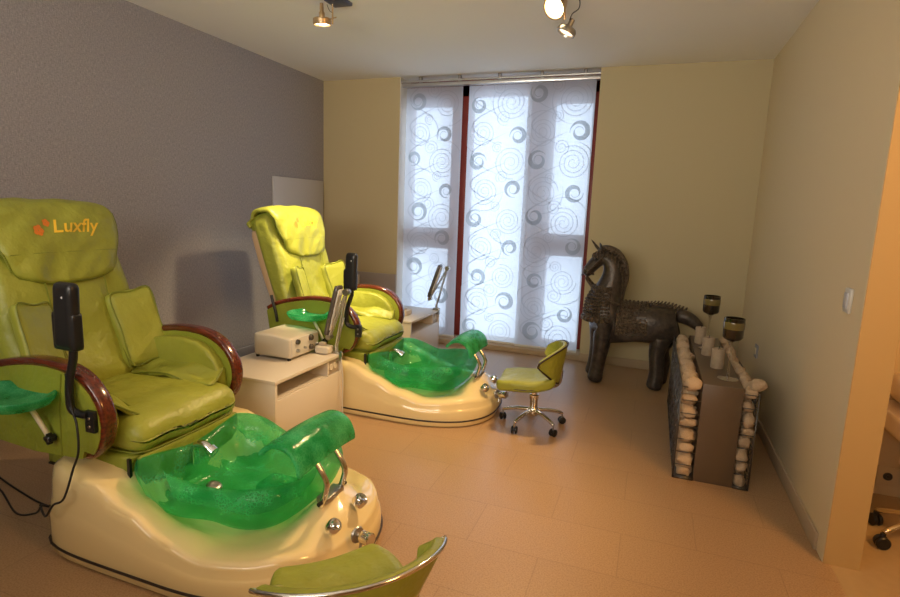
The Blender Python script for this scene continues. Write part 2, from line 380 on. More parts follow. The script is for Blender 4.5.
# patterned blinds
def strip(bm, pts, wfn, y, mi):
    """flat printed stroke in the xz plane"""
    L = []; n = len(pts)
    for i, (x, z) in enumerate(pts):
        a = pts[max(i-1, 0)]; b = pts[min(i+1, n-1)]; dx, dz = b[0]-a[0], b[1]-a[1]; l = math.hypot(dx, dz) or 1
        wd = wfn(i/(n-1))/2
        L.append((bm.verts.new((x-dz/l*wd, y, z+dx/l*wd)), bm.verts.new((x+dz/l*wd, y, z-dx/l*wd))))
    for a, b in zip(L, L[1:]):
        f = bm.faces.new((a[0], b[0], b[1], a[1])); f.material_index = mi
def blind(name_label, x0, x1, y, seed, z0=.068, z1=2.765):
    rnd = random.Random(seed)
    bm = bmesh.new(); nx, nz = 24, 40
    g = [[bm.verts.new((x0+(x1-x0)*i/nx, y+.006*math.sin(i/nx*5+seed)*(.2+.8*(1-j/nz)), z0+(z1-z0)*j/nz)) for j in range(nz+1)] for i in range(nx+1)]
    for i in range(nx):
        for j in range(nz): bm.faces.new((g[i][j], g[i+1][j], g[i+1][j+1], g[i][j+1]))
    w = x1-x0; yy = y-.009
    clipx = lambda x: max(x0+.004, min(x1-.004, x))
    def spiral(cx, cz, r, turns, ph, wd, mi, sgn=1):
        n = int(26*turns)+8; pts = []
        for i in range(n+1):
            t = i/n; a = ph+sgn*t*turns*2*PI; rr = r*(1-.86*t)
            pts.append((clipx(cx+rr*math.cos(a)), cz+rr*math.sin(a)))
        strip(bm, pts, lambda t: wd*(1-.4*t), yy, mi)
    def crescent(cx, cz, r, ph, sgn=1):
        n = 34; pts = []
        for i in range(n+1):
            t = i/n; a = ph+sgn*t*1.45*2*PI; rr = r*(1-.62*t)
            pts.append((clipx(cx+rr*math.cos(a)), cz+rr*math.sin(a)))
        strip(bm, pts, lambda t: max(.006, .052*math.sin(PI*min(1, t*1.25+.02))**1.2*(r/.1)), yy-.0006, 1)
    z = z0+.12; side = 0
    while z < z1-.06:
        sgn = 1 if side % 2 else -1
        cx = x0+w*(.28 if side % 2 else .70)+rnd.uniform(-.03, .03)
        spiral(cx, z, rnd.uniform(.13, .17), 3.2, rnd.uniform(0, 6), .009, 2, sgn)
        cx2 = x0+w*(.76 if side % 2 else .22)+rnd.uniform(-.04, .04)
        crescent(cx2, z+rnd.uniform(-.04, .08), rnd.uniform(.075, .10), rnd.uniform(0, 6), -sgn)
        spiral(x0+w*rnd.uniform(.4, .6), z+.15, rnd.uniform(.055, .085), 2.2, rnd.uniform(0, 6), .008, 2, -sgn)
        # linking vine
        pts = []
        for i in range(25):
            t = i/24; pts.append((clipx(x0+w*(.5+.42*math.sin(t*PI*1.1+side*PI)*(1 if side % 2 else -1))), z-.12+t*.42))
        strip(bm, pts, lambda t: .012*math.sin(PI*t)+.003, yy, 2)
        # big arcs
        r = rnd.uniform(.2, .26); a0 = rnd.uniform(0, 6)
        strip(bm, [(clipx(cx+r*math.cos(a0+k*.1)), z+r*math.sin(a0+k*.1)) for k in range(22)], lambda t: .008*math.sin(PI*t)+.002, yy, 2)
        z += .30; side += 1
    # clip strokes above or below
    for v in bm.verts: v.co.z = max(z0, min(z1, v.co.z))
    me = bpy.data.meshes.new('panel_blind'); bm.to_mesh(me); bm.free()
    # move origin to the panel's top centre
    me.transform(Matrix.Translation(Vector((-(x0+x1)/2, -y, -z1))))
    o = link('panel_blind', me, [MT['sheer'], MT['sheer_print'], MT['sheer_print2']])
    o.location = ((x0+x1)/2, y, z1)
    tag(o, name_label, 'panel blind', 'sheer patterned panel blinds at the window')
    g2 = o
    OFFL = Vector(o.location)
    bm = bmesh.new(); box(bm, x0+.002, x1-.002, y-.006, y+.006, z0-.012, z0+.012, .002)
    for v in bm.verts: v.co -= OFFL
    c = fin('bottom_bar', bm, MT['jamb'], o)
    return o
blind('left sheer panel blind with grey swirls, beside the left window jamb', .985, 1.635, .11, 3)
blind('middle sheer panel blind with pale swirls, in front of the glazed door', 1.705, 2.385, .11, 7)
blind('right sheer panel blind with brown swirls, behind the horse statue', 2.345, 3.004, .082, 5)

# white board on left wall and sockets
tag(boxo('white_wall_board', (.0, .022, -.93, -.03, .10, 1.75), MT['white_board'], bev=.004),
    'tall plain white board on the grey wall behind the far chair', 'wall board')
o = thing('wall_socket', 'small white double socket on the back wall behind far armrest', 'socket', (.45, -.018, .63)); OFF = Vector((.45, -.018, .63))
boxo('faceplate', (.40, .50, -.030, -.018, .56, .70), MT['switch'], o, bev=.004)
boxo('socket_insert', (.42, .48, -.034, -.029, .585, .675), MT['white_board'], o, bev=.003)
OFF = Vector((W, -2.76, 1.16))
o = thing('light_switch', 'small pale light switch high on the right wall near its corner', 'switch', OFF)
boxo('faceplate', (W-.014, W, -2.80, -2.72, 1.105, 1.215), MT['switch'], o, bev=.006)
boxo('rocker', (W-.020, W-.012, -2.785, -2.735, 1.125, 1.195), MT['white_board'], o, bev=.004)
OFF = Vector((W, -.88, .48))
o = thing('wall_socket', 'little grey socket on the right wall behind the stone pedestal', 'socket', OFF)
boxo('faceplate', (W-.012, W, -.93, -.83, .44, .54), MT['grey_trim'], o, bev=.004)
boxo('socket_insert', (W-.018, W-.010, -.905, -.855, .465, .515), MT['cream_wall'], o, bev=.003)
OFF = Vector((0, 0, 0))

# ---------------------------------------------------------------- pedicure spa chair
BX = 2.05
def interp(tab, x):
    if x <= tab[0][0]: return tab[0][1]
    for (a, b), (c, d) in zip(tab, tab[1:]):
        if x <= c:
            t = (x-a)/(c-a); t = t*t*(3-2*t); return b+(d-b)*t
    return tab[-1][1]
def base_outline(n=96):
    pts = []
    for i in range(n):
        a = 2*PI*i/n; c, s = math.cos(a), math.sin(a)
        if c < 0: e = 6.5; rx = .715
        else: e = 2.5; rx = .635
        k = (abs(c/rx)**e+abs(s/.485)**e)**(-1/e)
        pts.append((2.04+k*c, k*s))
    return pts
EDGE = [(1.41, .385), (1.66, .365), (1.85, .29), (2.05, .215), (2.25, .17), (2.42, .175), (2.55, .19), (2.70, .17)]
def spa_unit(yc, label, near):
    global OFF
    t = thing('pedicure_spa_chair', label, 'pedicure chair', (BX-.052 if near else BX, yc, 0), 'pedicure spa chairs along the grey wall')
    OFF = Vector((BX, 0, 0))
    # ---- base
    ol = base_outline(); bm = bmesh.new(); rings = []
    def ring(f): rings.append([bm.verts.new(f(x, y, i)) for i, (x, y) in enumerate(ol)])
    cx = 2.04
    def sc(x, y, s): return cx+(x-cx)*s, y*s
    for s, z in ((.985, .0), (1.0, .012), (1.0, .05)): ring(lambda x, y, i, s=s, z=z: (*sc(x, y, s), z))
    ring(lambda x, y, i: (*sc(x, y, .998), .055+.35*(interp(EDGE, x)-.055)))
    ring(lambda x, y, i: (*sc(x, y, .985), .055+.50*(interp(EDGE, x)-.055)))
    ring(lambda x, y, i: (*sc(x, y, .978), .055+.545*(interp(EDGE, x)-.055)))
    ring(lambda x, y, i: (*sc(x, y, .972), .055+.80*(interp(EDGE, x)-.055)))
    ring(lambda x, y, i: (*sc(x, y, .955), .055+.95*(interp(EDGE, x)-.055)))
    ring(lambda x, y, i: (*sc(x, y, .915), interp(EDGE, x)+.002))
    def top(x, y):
        e = interp(EDGE, x)
        g = .115*math.exp(-((x-2.54)/.115)**2-((y+.0)/.19)**2)
        d = (abs((x-2.07)/.36)**4+abs(y/.36)**4)**.25
        k = max(0, min(1, (1.0-d)/.25)); k = k*k*(3-2*k)
        return (e+g)*(1-k)+.15*k
    for s in (.8, .7, .6, .5, .4, .3, .2, .1): ring(lambda x, y, i, s=s: (*sc(x, y, s), top(*sc(x, y, s))))
    n = len(ol)
    for a, b in zip(rings, rings[1:]):
        for i in range(n): bm.faces.new((a[i], a[(i+1) % n], b[(i+1) % n], b[i]))
    bm.faces.new(rings[0][::-1]); c = bm.verts.new((cx, 0, top(cx, 0)))
    for i in range(n): bm.faces.new((rings[-1][i], rings[-1][(i+1) % n], c))
    base = fin('base', bm, MT['cream'], t)
    bm = bmesh.new(); tube(bm, [(cx+(x-cx)*1.003, y*1.003, .042) for x, y in ol], .006, 6, True)
    fin('trim_strip', bm, MT['darktrim'], base)
    # ---- tub
    def tub_ring(s, zf, pinch=1):
        out = []
        N = 72
        for i in range(N):
            a = 2*PI*i/N; c, sn = math.cos(a), math.sin(a); e = 3.4
            hy = .385
            k = (abs(c/.385)**e+abs(sn/hy)**e)**(-1/e)
            x = k*c; y = k*sn
            y *= 1-.16*(x/.385+1)/2            # narrower to the front
            # concave back and front edges, slight waist on the sides
            if c < 0: x += .05*max(0, 1-(y/.26)**2)*(abs(c)**2)
            y *= 1-.10*math.exp(-((x-.02)/.14)**2)
            out.append((2.075+x*s, y*s, zf(x/.385, y/.385)))
        return out
    rim = lambda u, v: .395-.035*(u+1)/2+.028*min(1, abs(u*v)**1.2*1.4)-.022*math.exp(-(u/.45)**2)-.02*math.exp(-(v/.5)**2)*(1 if u < 0 else .2)
    bm = bmesh.new(); rings = []
    specs = [(.0, lambda u, v: .175), (.55, lambda u, v: .17), (.78, lambda u, v: .185), (.90, lambda u, v: .225), (.97, lambda u, v: rim(u, v)-.10), (1.0, lambda u, v: rim(u, v)-.068),
             (1.015, lambda u, v: rim(u, v)-.04), (1.0, lambda u, v: rim(u, v)-.012), (.945, lambda u, v: rim(u, v)), (.85, lambda u, v: rim(u, v)-.006), (.79, lambda u, v: rim(u, v)-.034),
             (.76, lambda u, v: rim(u, v)-.075), (.70, lambda u, v: .235), (.58, lambda u, v: .205), (.3, lambda u, v: .198), (.0, lambda u, v: .196)]
    for s, zf in specs:
        if s == 0: rings.append([bm.verts.new((2.075, 0, zf(0, 0)))])
        else: rings.append([bm.verts.new(p) for p in tub_ring(s, zf)])
    for a, b in zip(rings, rings[1:]):
        m = max(len(a), len(b))
        for i in range(m):
            j = (i+1) % m
            if len(a) == 1: bm.faces.new((a[0], b[j], b[i]))
            elif len(b) == 1: bm.faces.new((a[i], a[j], b[0]))
            else: bm.faces.new((a[i], a[j], b[j], b[i]))
    tub = fin('foot_tub', bm, MT['gel'], t)
    # foot mound inside the tub
    rboxo('foot_rest_mound', (.16, .14, .05), .022, lambda p: Vector((2.2+p.x, .05+p.y, .222+p.z)), MT['gel'], tub, n=6)
    latheo('drain', [(0, .006), (.012, .010), (.026, .010), (.034, .004), (.036, 0), (.036, -.01)], MT['steel'], tub, (1.935, -.06, .214), (.30, 0, .95), 20)
    # faucet behind the tub
    fa = tubeo('faucet', smoothpath([(1.79, -.02, .28), (1.79, -.02, .345), (1.81, -.02, .375), (1.85, -.02, .378), (1.895, -.02, .352)]), .019, MT['chrome'], t, 14)
    latheo('spout_ring', [(.0, 0), (.022, 0), (.027, .004), (.027, .03), (.022, .034), (0, .034)], MT['chrome'], fa, (1.875, -.02, .366), (.83, 0, -.5), 18)
    # ---- footrest on two bent chrome bars
    bm = bmesh.new()
    fy0, fy1 = -.25, .17
    ctr = Vector((2.425, 0, .490)); tilt = math.radians(18)
    def fr(u, v):
        y = fy0+(fy1-fy0)*u; a = math.radians(164)*(v)+math.radians(8)
        r = .092
        nx, nz = math.cos(a), math.sin(a)
        k = 1+.10*max(0, abs(2*v-1)-.6)
        p = Vector((r*nx*k, 0, r*nz)); nn = Vector((nx, 0, nz))
        ct, st = math.cos(tilt), math.sin(tilt)
        p = Vector((p.x*ct+p.z*st, 0, -p.x*st+p.z*ct)); nn = Vector((nn.x*ct+nn.z*st, 0, -nn.x*st+nn.z*ct))
        return ctr+p+Vector((0, y, -.012*(2*u-1)**2)), nn
    sheet(bm, fr, 14, 20, .020)
    fre = fin('footrest', bm, MT['gel2'], t)
    m = fre.modifiers.new('round', 'BEVEL'); m.width = .008; m.segments = 2; m.limit_method = 'ANGLE'
    for y in (-.105, .035):
        tubeo('support_bar', smoothpath([(2.44, y, .555), (2.485, y, .49), (2.55, y, .395), (2.548, y, .34), (2.525, y, .275)], 6), .0125, MT['copper'] if False else MT['chrome'], fre, 12)
    br = boxo('pivot_bracket', (2.50, 2.555, -.10, .03, .285, .31), MT['steel'], t, bev=.005)
    tubeo('pivot_bolt', [(2.535, -.135, .30), (2.535, .07, .30)], .009, MT['black'], br)
    # ---- console knobs and valve
    for (kx, ky, kz) in ((2.622, -.150, .245), (2.632, .045, .258)):
        k = latheo('jet_knob', [(0, .007), (.010, .008), (.016, .010), (.020, .006), (.025, .006), (.029, .001), (.030, -.03)], MT['chrome'], t, (kx, ky, kz), (.62, -.12 if ky < 0 else .05, .78), 20)
    vx, vy, vz = 2.685, -.085, .180
    v = latheo('valve', [(0, -.02), (.016, -.02), (.016, .028), (.024, .03), (.026, .034), (.026, .078), (.022, .082), (0, .082)], MT['chrome'], t, (vx, vy, vz), (.94, -.30, .12), 20)
    latheo('valve_flange', [(0, 0), (.03, 0), (.034, .006), (.03, .012), (0, .012)], MT['steel'], v, (vx-.004, vy, vz), (.94, -.30, .12), 18)
    tubeo('valve_lever', [(vx+.02, vy, vz-.01), (vx+.02, vy-.015, vz-.055)], .006, MT['steel'], v)
    # ---- skirt box under the seat and front panel
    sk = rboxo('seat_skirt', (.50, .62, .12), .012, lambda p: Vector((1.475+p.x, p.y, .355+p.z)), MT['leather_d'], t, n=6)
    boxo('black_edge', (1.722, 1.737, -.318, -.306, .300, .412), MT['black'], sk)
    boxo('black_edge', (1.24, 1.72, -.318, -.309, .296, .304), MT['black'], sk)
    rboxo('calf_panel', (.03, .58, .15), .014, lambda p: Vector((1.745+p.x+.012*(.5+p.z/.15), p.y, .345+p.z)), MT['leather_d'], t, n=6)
    # ---- seat cushion
    def seatw(p):
        q = p.copy(); x = p.x/.33
        if p.z > 0: q.z += .018*(1-(p.y/.31)**2)*(1-x*x) - .012*math.exp(-(p.y/.05)**2)*0
        q.z += .015*noise.noise(Vector((p.x*7, p.y*7, yc)))
        if x > .6: q.z -= .022*((x-.6)*2.5)**2 if p.z > 0 else -.0
        if x > .5 and p.z < 0: q.z += .006
        return Vector((1.43+q.x, q.y, .488+q.z))
    st = rboxo('seat_cushion', (.70, .60, .165), .065, seatw, MT['leather'], t, n=18, puff=.008)
    tubeo('seat_piping', smoothpath([(1.45, -.292, .428), (1.70, -.292, .428), (1.752, -.262, .428), (1.766, -.2, .426), (1.768, 0, .424), (1.766, .2, .426), (1.752, .262, .428), (1.70, .292, .428), (1.45, .292, .428)]), .004, MT['seam'], st, 6)
    for yy in (-.17, .17):
        tubeo('seat_seam', [(x, yy, .482+.0765+.018*(1-(yy/.31)**2)*(1-((x-1.41)/.33)**2)-.006-(.022*(((x-1.41)/.33-.6)*2.5)**2 if (x-1.41)/.33 > .6 else 0)-.008+.0075) for x in [1.1+.03*i for i in range(19)]], .0025, MT['seam'], st, 5)
    # loose flaps on both sides of the seat
    for sg in (-1, 1):
        bm = bmesh.new()
        def fl(u, v):
            x = 1.16+.50*u; wv = .013*math.sin(u*9+v*4+sg)+.016*noise.noise(Vector((u*5, v*4, sg*3+yc)))
            y = sg*(.315-.165*v*(1-.25*u)); z = .640-.055*v+wv*(.4+v) - .035*max(0, u-.7)*3*(.4+.6*v)
            return (x+.03*v, y, z), (0, sg*-.25, 1)
        sheet(bm, fl, 20, 10, .022)
        f = fin('seat_side_flap', bm, MT['leather'], t)
        f.modifiers.new('s', 'SUBSURF').levels = 1; f.modifiers['s'].render_levels = 1
        ee = [fl(0, 1), fl(.25, 1), fl(.5, 1), fl(.75, 1), fl(1, 1), fl(1, .5), fl(1, 0)]
        tubeo('flap_piping', smoothpath([Vector(p)+Vector((0, 0, .010)) for p, _ in ee]), .004, MT['seam'], f, 6)
    # ---- backrest
    B = Vector((1.195, 0, .56)); Tt = Vector((.89, 0, 1.43)); up = (Tt-B).normalized(); nr = Vector((up.z, 0, -up.x)); Lb = (Tt-B).length
    def bk(x, y, z):  # x out of the front, z along the back from the bottom
        return B+nr*x+up*z+Vector((0, y, 0))
    def backw(p):
        s = (p.z+Lb/2)/Lb
        wd = 1.03+.03*math.sin(s*PI) - .18*max(0, s-.86)**1*1.2
        xx = p.x + (.018*(1-(p.y/.32)**2) if p.x > 0 else 0) + .024*noise.noise(Vector((p.y*9+p.z*4, p.z*7, yc+2)))*(1 if p.x > 0 else 0)
        if p.x > 0: xx += .016*math.cos(s*PI*3.2)*.7
        return bk(xx-.105, p.y*wd, p.z+Lb/2)
    bkr = rboxo('backrest', (.19, .63, Lb), .065, backw, MT['leather'], t, n=18)
    # rolled top
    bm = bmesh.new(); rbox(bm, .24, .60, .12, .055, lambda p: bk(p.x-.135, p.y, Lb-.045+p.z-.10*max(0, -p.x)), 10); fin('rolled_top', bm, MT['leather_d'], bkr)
    # beige rear shell
    def shellw(p):
        s = (p.z+.42)/.84
        return bk(p.x-.215-.02*math.sin(s*PI), p.y*(.94-.1*(1-s)), p.z+.42)
    rboxo('rear_shell', (.11, .60, .84), .045, shellw, MT['shell'], t, n=10)
    # vertical seams of the centre pad
    for yy in (-.13, .15):
        tubeo('back_seam', [bk(.010+.018*(1-(yy/.32)**2)+.0112*math.cos(s*PI*3.2)-.006, yy*(1+.12*s), s*Lb) for s in [.05+.05*i for i in range(15)]], .003, MT['seam'], bkr, 5)
    # headrest flap draped over the top
    fp = smoothpath([bk(-.195, 0, Lb-.07), bk(-.205, 0, Lb-.01), bk(-.15, 0, Lb+.040), bk(-.06, 0, Lb+.045), bk(.025, 0, Lb-.02), bk(.045, 0, Lb-.10), bk(.045, 0, Lb-.22), bk(.035, 0, Lb-.33), bk(.022, 0, Lb-.385)], 8)
    cum = [0]
    for a, b in zip(fp, fp[1:]): cum.append(cum[-1]+(b-a).length)
    TL = cum[-1]
    def onpath(d):
        d = max(0, min(TL-1e-5, d)); i = max(k for k in range(len(cum)) if cum[k] <= d); i = min(i, len(fp)-2)
        f = (d-cum[i])/(cum[i+1]-cum[i]); p = fp[i].lerp(fp[i+1], f); tg = (fp[min(i+2, len(fp)-1)]-fp[max(i-1, 0)]).normalized()
        return p, Vector((-tg.z, 0, tg.x))*-1 if False else Vector((-tg.z, 0, tg.x))
    def hw(s):   # half width along the flap
        if s < .62: return .318
        k = (s-.62)/.38; return .318-.085*k-.10*max(0, (k-.78)/.22)**2.2
    def flap(u, v):
        p, nn = onpath(v*TL); y = (2*u-1)*hw(v)
        e = abs(2*u-1); rnd = -.022*e**4
        nn = -nn if nn.z < 0 and v < .1 else nn
        return p+Vector((0, y, 0))+nn*(rnd+.013*noise.noise(Vector((u*6+v*5, v*8, 1)))), nn
    bm = bmesh.new(); sheet(bm, flap, 20, 44, .036)
    hf = fin('headrest_pad', bm, MT['leather'], t)
    m = hf.modifiers.new('s', 'SUBSURF'); m.levels = 1; m.render_levels = 1
    def flo(u, v, o):
        p, nn = flap(u, v); return p+nn*o
    edge = [flo(0, v, .006) for v in [.5+.05*i for i in range(10)]]+[flo(.02, .985, .008), flo(.06, 1, .008)]+[flo(u, 1.0, .008) for u in [.1+.1*i for i in range(9)]]+[flo(.98, .985, .008)]+[flo(1, v, .006) for v in [.95-.05*i for i in range(10)]]
    tubeo('headrest_piping', edge, .0045, MT['seam'], hf, 6)
    tubeo('headrest_crease', [flo(u, .80, .0165) for u in [.03+.047*i for i in range(21)]], .0022, MT['seam'], hf, 5)
    # embroidered lettering and two small flowers
    cu = bpy.data.curves.new('txt', 'FONT'); cu.body = 'Luxfly'; cu.size = .095; cu.shear = .35; cu.align_x = 'CENTER'; cu.resolution_u = 2; cu.offset = .0012
    to = bpy.data.objects.new('txt', cu); COL.objects.link(to)
    dg = bpy.context.evaluated_depsgraph_get(); me = bpy.data.meshes.new_from_object(to.evaluated_get(dg)); bpy.data.objects.remove(to)
    def place(me, cy, d0, o=.0205):
        for vtx in me.vertices:
            y = cy+vtx.co.x; d = d0-vtx.co.y
            p, nn = flap(.5+y/(2*hw(d/TL)), d/TL); vtx.co = p+nn*o
    d0 = .665*TL; place(me, .058, d0)
    link('embroidered_lettering', me, MT['yellow'], hf, False)
    for k, (fy, fd, rr) in enumerate(((-.118, -.012, .026), (-.070, -.050, .019))):
        bm = bmesh.new()
        for q in range(5):
            a = q*2*PI/5; c0 = Vector((rr*.55*math.cos(a), rr*.55*math.sin(a), 0))
            vs = [bm.verts.new(c0+Vector((rr*.5*math.cos(b), rr*.5*math.sin(b), 0))) for b in [2*PI*j/8 for j in range(8)]]
            bm.faces.new(vs)
        me = bpy.data.meshes.new('embroidered_flower'); bm.to_mesh(me); bm.free(); place(me, fy, d0+fd)
        link('embroidered_flower', me, MT['orange'], hf, False)
    # side lumbar cushions, turned in
    for sg in (-1, 1):
        def cw(p, sg=sg):
            r = math.radians(20)*sg; y = p.y*math.cos(r); x = abs(0)+p.x+ (p.y*math.sin(r))
            k = math.radians(2)*sg; y2 = y*math.cos(k)-p.z*math.sin(k); z2 = p.z*math.cos(k)+y*math.sin(k)
            return bk(.040+x, sg*.25+y2, .25+z2)
        c = rboxo('side_cushion', (.07, .22, .40), .028, cw, MT['leather'], t, n=10)
        lp = []
        for a, b in ((-1, -1), (-1, 0), (-1, 1), (0, 1), (1, 1), (1, 0), (1, -1), (0, -1)):
            lp.append(cw(Vector((.030, a*.098, b*.188))))
        tubeo('cushion_piping', smoothpath(lp, 5, True), .004, MT['seam'], c, 6, True)
    # ---- armrests
    prof = smoothpath([(.93, 0, .690), (1.02, 0, .735), (1.15, 0, .772), (1.32, 0, .800), (1.48, 0, .797), (1.60, 0, .757), (1.675, 0, .680), (1.70, 0, .59), (1.675, 0, .50), (1.625, 0, .445), (1.585, 0, .425)], 6)
    for sg in (-1, 1):
        yy = .37*sg
        bm = bmesh.new()
        hw_, ht = .033, .020
        sec = []
        for i in range(16):
            a = 2*PI*i/16; e = .6
            sec.append((hw_*math.copysign(abs(math.cos(a))**e, math.cos(a)), ht*math.copysign(abs(math.sin(a))**e, math.sin(a))))
        sweep(bm, [Vector((p.x, yy, p.z)) for p in prof], sec, scale=lambda s: 1 if s < .8 else 1-.35*(s-.8)/.2)
        fin('wooden_armrest', bm, MT['wood'], t)
        pr = [(p.x, p.z-.012) for p in prof[:54:3]]
        pr = [(.97, .42)]+[(x+(0 if i < 1 else -.0), z) for i, (x, z) in enumerate(pr)]+[(1.60, .46), (1.585, .425), (1.30, .405)]
        bm = bmesh.new(); prism(bm, pr, yy-.032 if sg > 0 else yy-.036, yy+.036 if sg > 0 else yy+.032)
        bmesh.ops.triangulate(bm, faces=[f for f in bm.faces if len(f.verts) > 4])
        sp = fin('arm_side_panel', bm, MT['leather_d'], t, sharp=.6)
        ip = [(1.12, .48)]+[(1.33+(p.x-1.33)*.90, p.z-.034) for p in prof[10:50:4]]+[(1.52, .48)]
        bm = bmesh.new(); prism(bm, ip, min(sg*.285, sg*.345), max(sg*.285, sg*.345))
        bmesh.ops.bevel(bm, geom=[e for e in bm.edges if abs(e.verts[0].co.y-e.verts[1].co.y) < 1e-5], offset=.018, segments=3, profile=.5, affect='EDGES')
        bmesh.ops.triangulate(bm, faces=[f for f in bm.faces if len(f.verts) > 4])
        fin('inner_arm_pad', bm, MT['leather'], t, sharp=.9)
        tubeo('panel_seam', [(1.50, yy+sg*.0375, .775), (1.475, yy+sg*.0375, .62), (1.47, yy+sg*.0375, .42)], .0028, MT['seam'], sp, 5)
    # lever at the back of the arm
    tubeo('recline_lever', smoothpath([(1.03, -.415, .60), (1.02, -.418, .67), (1.00, -.42, .74), (.985, -.42, .80)]), .011, MT['black'], t)
    # ---- remote on bent black arm, at the near armrest
    rx = 1.622 if near else 1.685; ry = -.435
    rm = rboxo('remote_control', (.105 if near else .085, .05, .26), .022, lambda p: Vector((rx+.0+p.x+.05*p.z, ry-.015+p.y, 1.035+p.z)), MT['black'], t, n=8)
    if not near:
        pass
    hold = rboxo('remote_holder', (.122 if near else .096, .045, .15), .012, lambda p: Vector((rx-.006+p.x, ry-.012+p.y, .975+p.z)), MT['black'], t, n=6)
    tubeo('holder_arm', smoothpath([(rx, ry, .93), (rx-.005, ry, .86), (rx-.035, ry, .77), (rx-.042, ry, .69), (rx-.035, ry, .650), (rx-.005, ry+.005, .634), (rx+.04, ry+.01, .632)], 6), .0155, MT['black'], hold, 12)
    boxo('mounting_plate', (rx+.02, rx+.07, ry+.008, ry+.028, .56, .65), MT['black'], hold, bev=.004)
    for z in (.585, .62): latheo('plate_screw', [(0, .004), (.006, .003), (.007, 0)], MT['steel'], hold, (rx+.045, ry+.008, z), (0, -1, 0), 10)
    latheo('remote_light', [(0, .002), (.004, .001), (.005, 0)], MT['white_board'], rm, (rx+.015, ry-.041, 1.11), (0, -1, 0), 8)
    # ---- green side tray
    bm = bmesh.new(); N = 36; tc = Vector((1.32 if near else 1.37, -.505, .68 if near else .70)); tk = tc.x-1.205; rings = []
    for s, z in ((0, -.030), (.6, -.030), (.85, -.024), (.97, 0), (1.0, .016), (.985, .022), (.94, .018), (.86, -.002), (.6, -.020), (0, -.021)):
        if s == 0: rings.append([bm.verts.new(tc+Vector((0, 0, z)))])
        else:
            rr = []
            for i in range(N):
                a = 2*PI*i/N; c, sn = math.cos(a), math.sin(a); k = (abs(c/(.20 if near else .15))**2.6+abs(sn/.125)**2.6)**(-1/2.6)
                rr.append(bm.verts.new(tc+Vector((k*c*s, k*sn*s, z))))
            rings.append(rr)
    for a, b in zip(rings, rings[1:]):
        for i in range(N):
            j = (i+1) % N
            if len(a) == 1: bm.faces.new((a[0], b[j], b[i]))
            elif len(b) == 1: bm.faces.new((a[i], a[j], b[0]))
            else: bm.faces.new((a[i], a[j], b[j], b[i]))
    tr = fin('side_tray', bm, MT['gel2'], t)
    tubeo('tray_arm', [(1.30+.5*tk, -.46, .655), (1.38+.3*tk, -.445, .56), (1.40+.3*tk, -.43, .50)], .010, MT['dev'], tr)
    bm = bmesh.new(); lathe(bm, [(0, .022), (.012, .022), (.016, .018), (.016, -.012), (0, -.012)], (1.405+.3*tk, -.425, .497), (0, -1, 0), 12)
    for q in range(4):
        a = q*PI/2; lathe(bm, [(0, .02), (.009, .018), (.009, -.0), (0, -.0)], (1.405+.3*tk+.016*math.cos(a), -.425, .497+.016*math.sin(a)), (0, -1, 0), 8)
    fin('clamp_knob', bm, MT['black'], tr, sharp=.7)
    # ---- cable
    if near:
        tubeo('remote_cable', smoothpath([(rx-.04, ry-.01, .80), (rx-.02, ry-.01, .66), (rx+.015, ry-.02, .60), (rx+.035, ry-.035, .50), (rx+.01, ry-.045, .42), (rx-.01, ry-.075, .31), (rx-.06, ry-.085, .275), (rx-.11, ry-.085, .215), (1.395, -.46, .20), (1.30, -.36, .12), (1.15, -.26, .03), (.95, -.22, .006), (.6, -.15, .006), (.25, -.05, .006), (.03, 0, .006)], 8), .0045, MT['blacks'], t, 8)
        tubeo('power_cable', smoothpath([(1.40, -.467, .21), (1.375, -.45, .19), (1.25, -.40, .10), (1.0, -.33, .006), (.7, -.22, .006), (.35, -.14, .006), (.03, -.10, .006)], 8), .0045, MT['blacks'], t, 8)
    # body text ends
    OFF = Vector((0, 0, 0))
    return t
spa_unit(-3.725, 'lime green pedicure chair nearest the camera, black cable trailing to the left', True)
spa_unit(-1.80, 'lime green pedicure chair farther back, in front of the white wall board', False)

# ---------------------------------------------------------------- cabinets
def cabinet(x0, x1, y0, y1, h, label):
    global OFF
    c = Vector(((x0+x1)/2, (y0+y1)/2, 0)); t = thing('low_cabinet', label, 'cabinet', c); OFF = c
    th = .022; bm = bmesh.new()
    box(bm, x0, x1, y0, y0+th, .0, h-th, .002); box(bm, x0, x1, y1-th, y1, .0, h-th, .002)
    box(bm, x0, x0+th, y0+th, y1-th, .0, h-th); box(bm, x0+th, x1-.02, y0+th, y1-th, h-.145, h-.125)
    box(bm, x0+th, x1-.02, y0+th, y1-th, .03, .05)
    fin('body', bm, MT['cab'], t, sharp=.6)
    boxo('top_board', (x0-.004, x1+.006, y0-.004, y1+.004, h-th, h), MT['cab'], t, bev=.003)
    dv = y1-.17
    boxo('divider', (x0+.15, x1-.004, dv-.008, dv+.008, h-.125, h-th), MT['cab'], t)
    boxo('front_door', (x1-.02, x1-.002, y0+.006, y1-.006, .012, h-.128), MT['cab'], t, bev=.003)
    g = boxo('control_insert', (x1-.06, x1-.012, dv+.012, y1-th-.004, h-.120, h-th-.004), MT['cab_in'], t, bev=.003)
    for yy in (dv+.045, dv+.095): latheo('outlet', [(0, .003), (.012, .003), (.02, .006), (.022, 0)], MT['dev'], g, (x1-.012, yy, h-.075), (1, 0, 0), 14)
    OFF = Vector((0, 0, 0)); return t
cabinet(1.14, 1.665, -3.07, -2.33, .465, 'low white cabinet between the two pedicure chairs, carrying the cream device')
cabinet(1.10, 1.62, -1.05, -.32, .450, 'low white cabinet near the window behind the far pedicure chair')

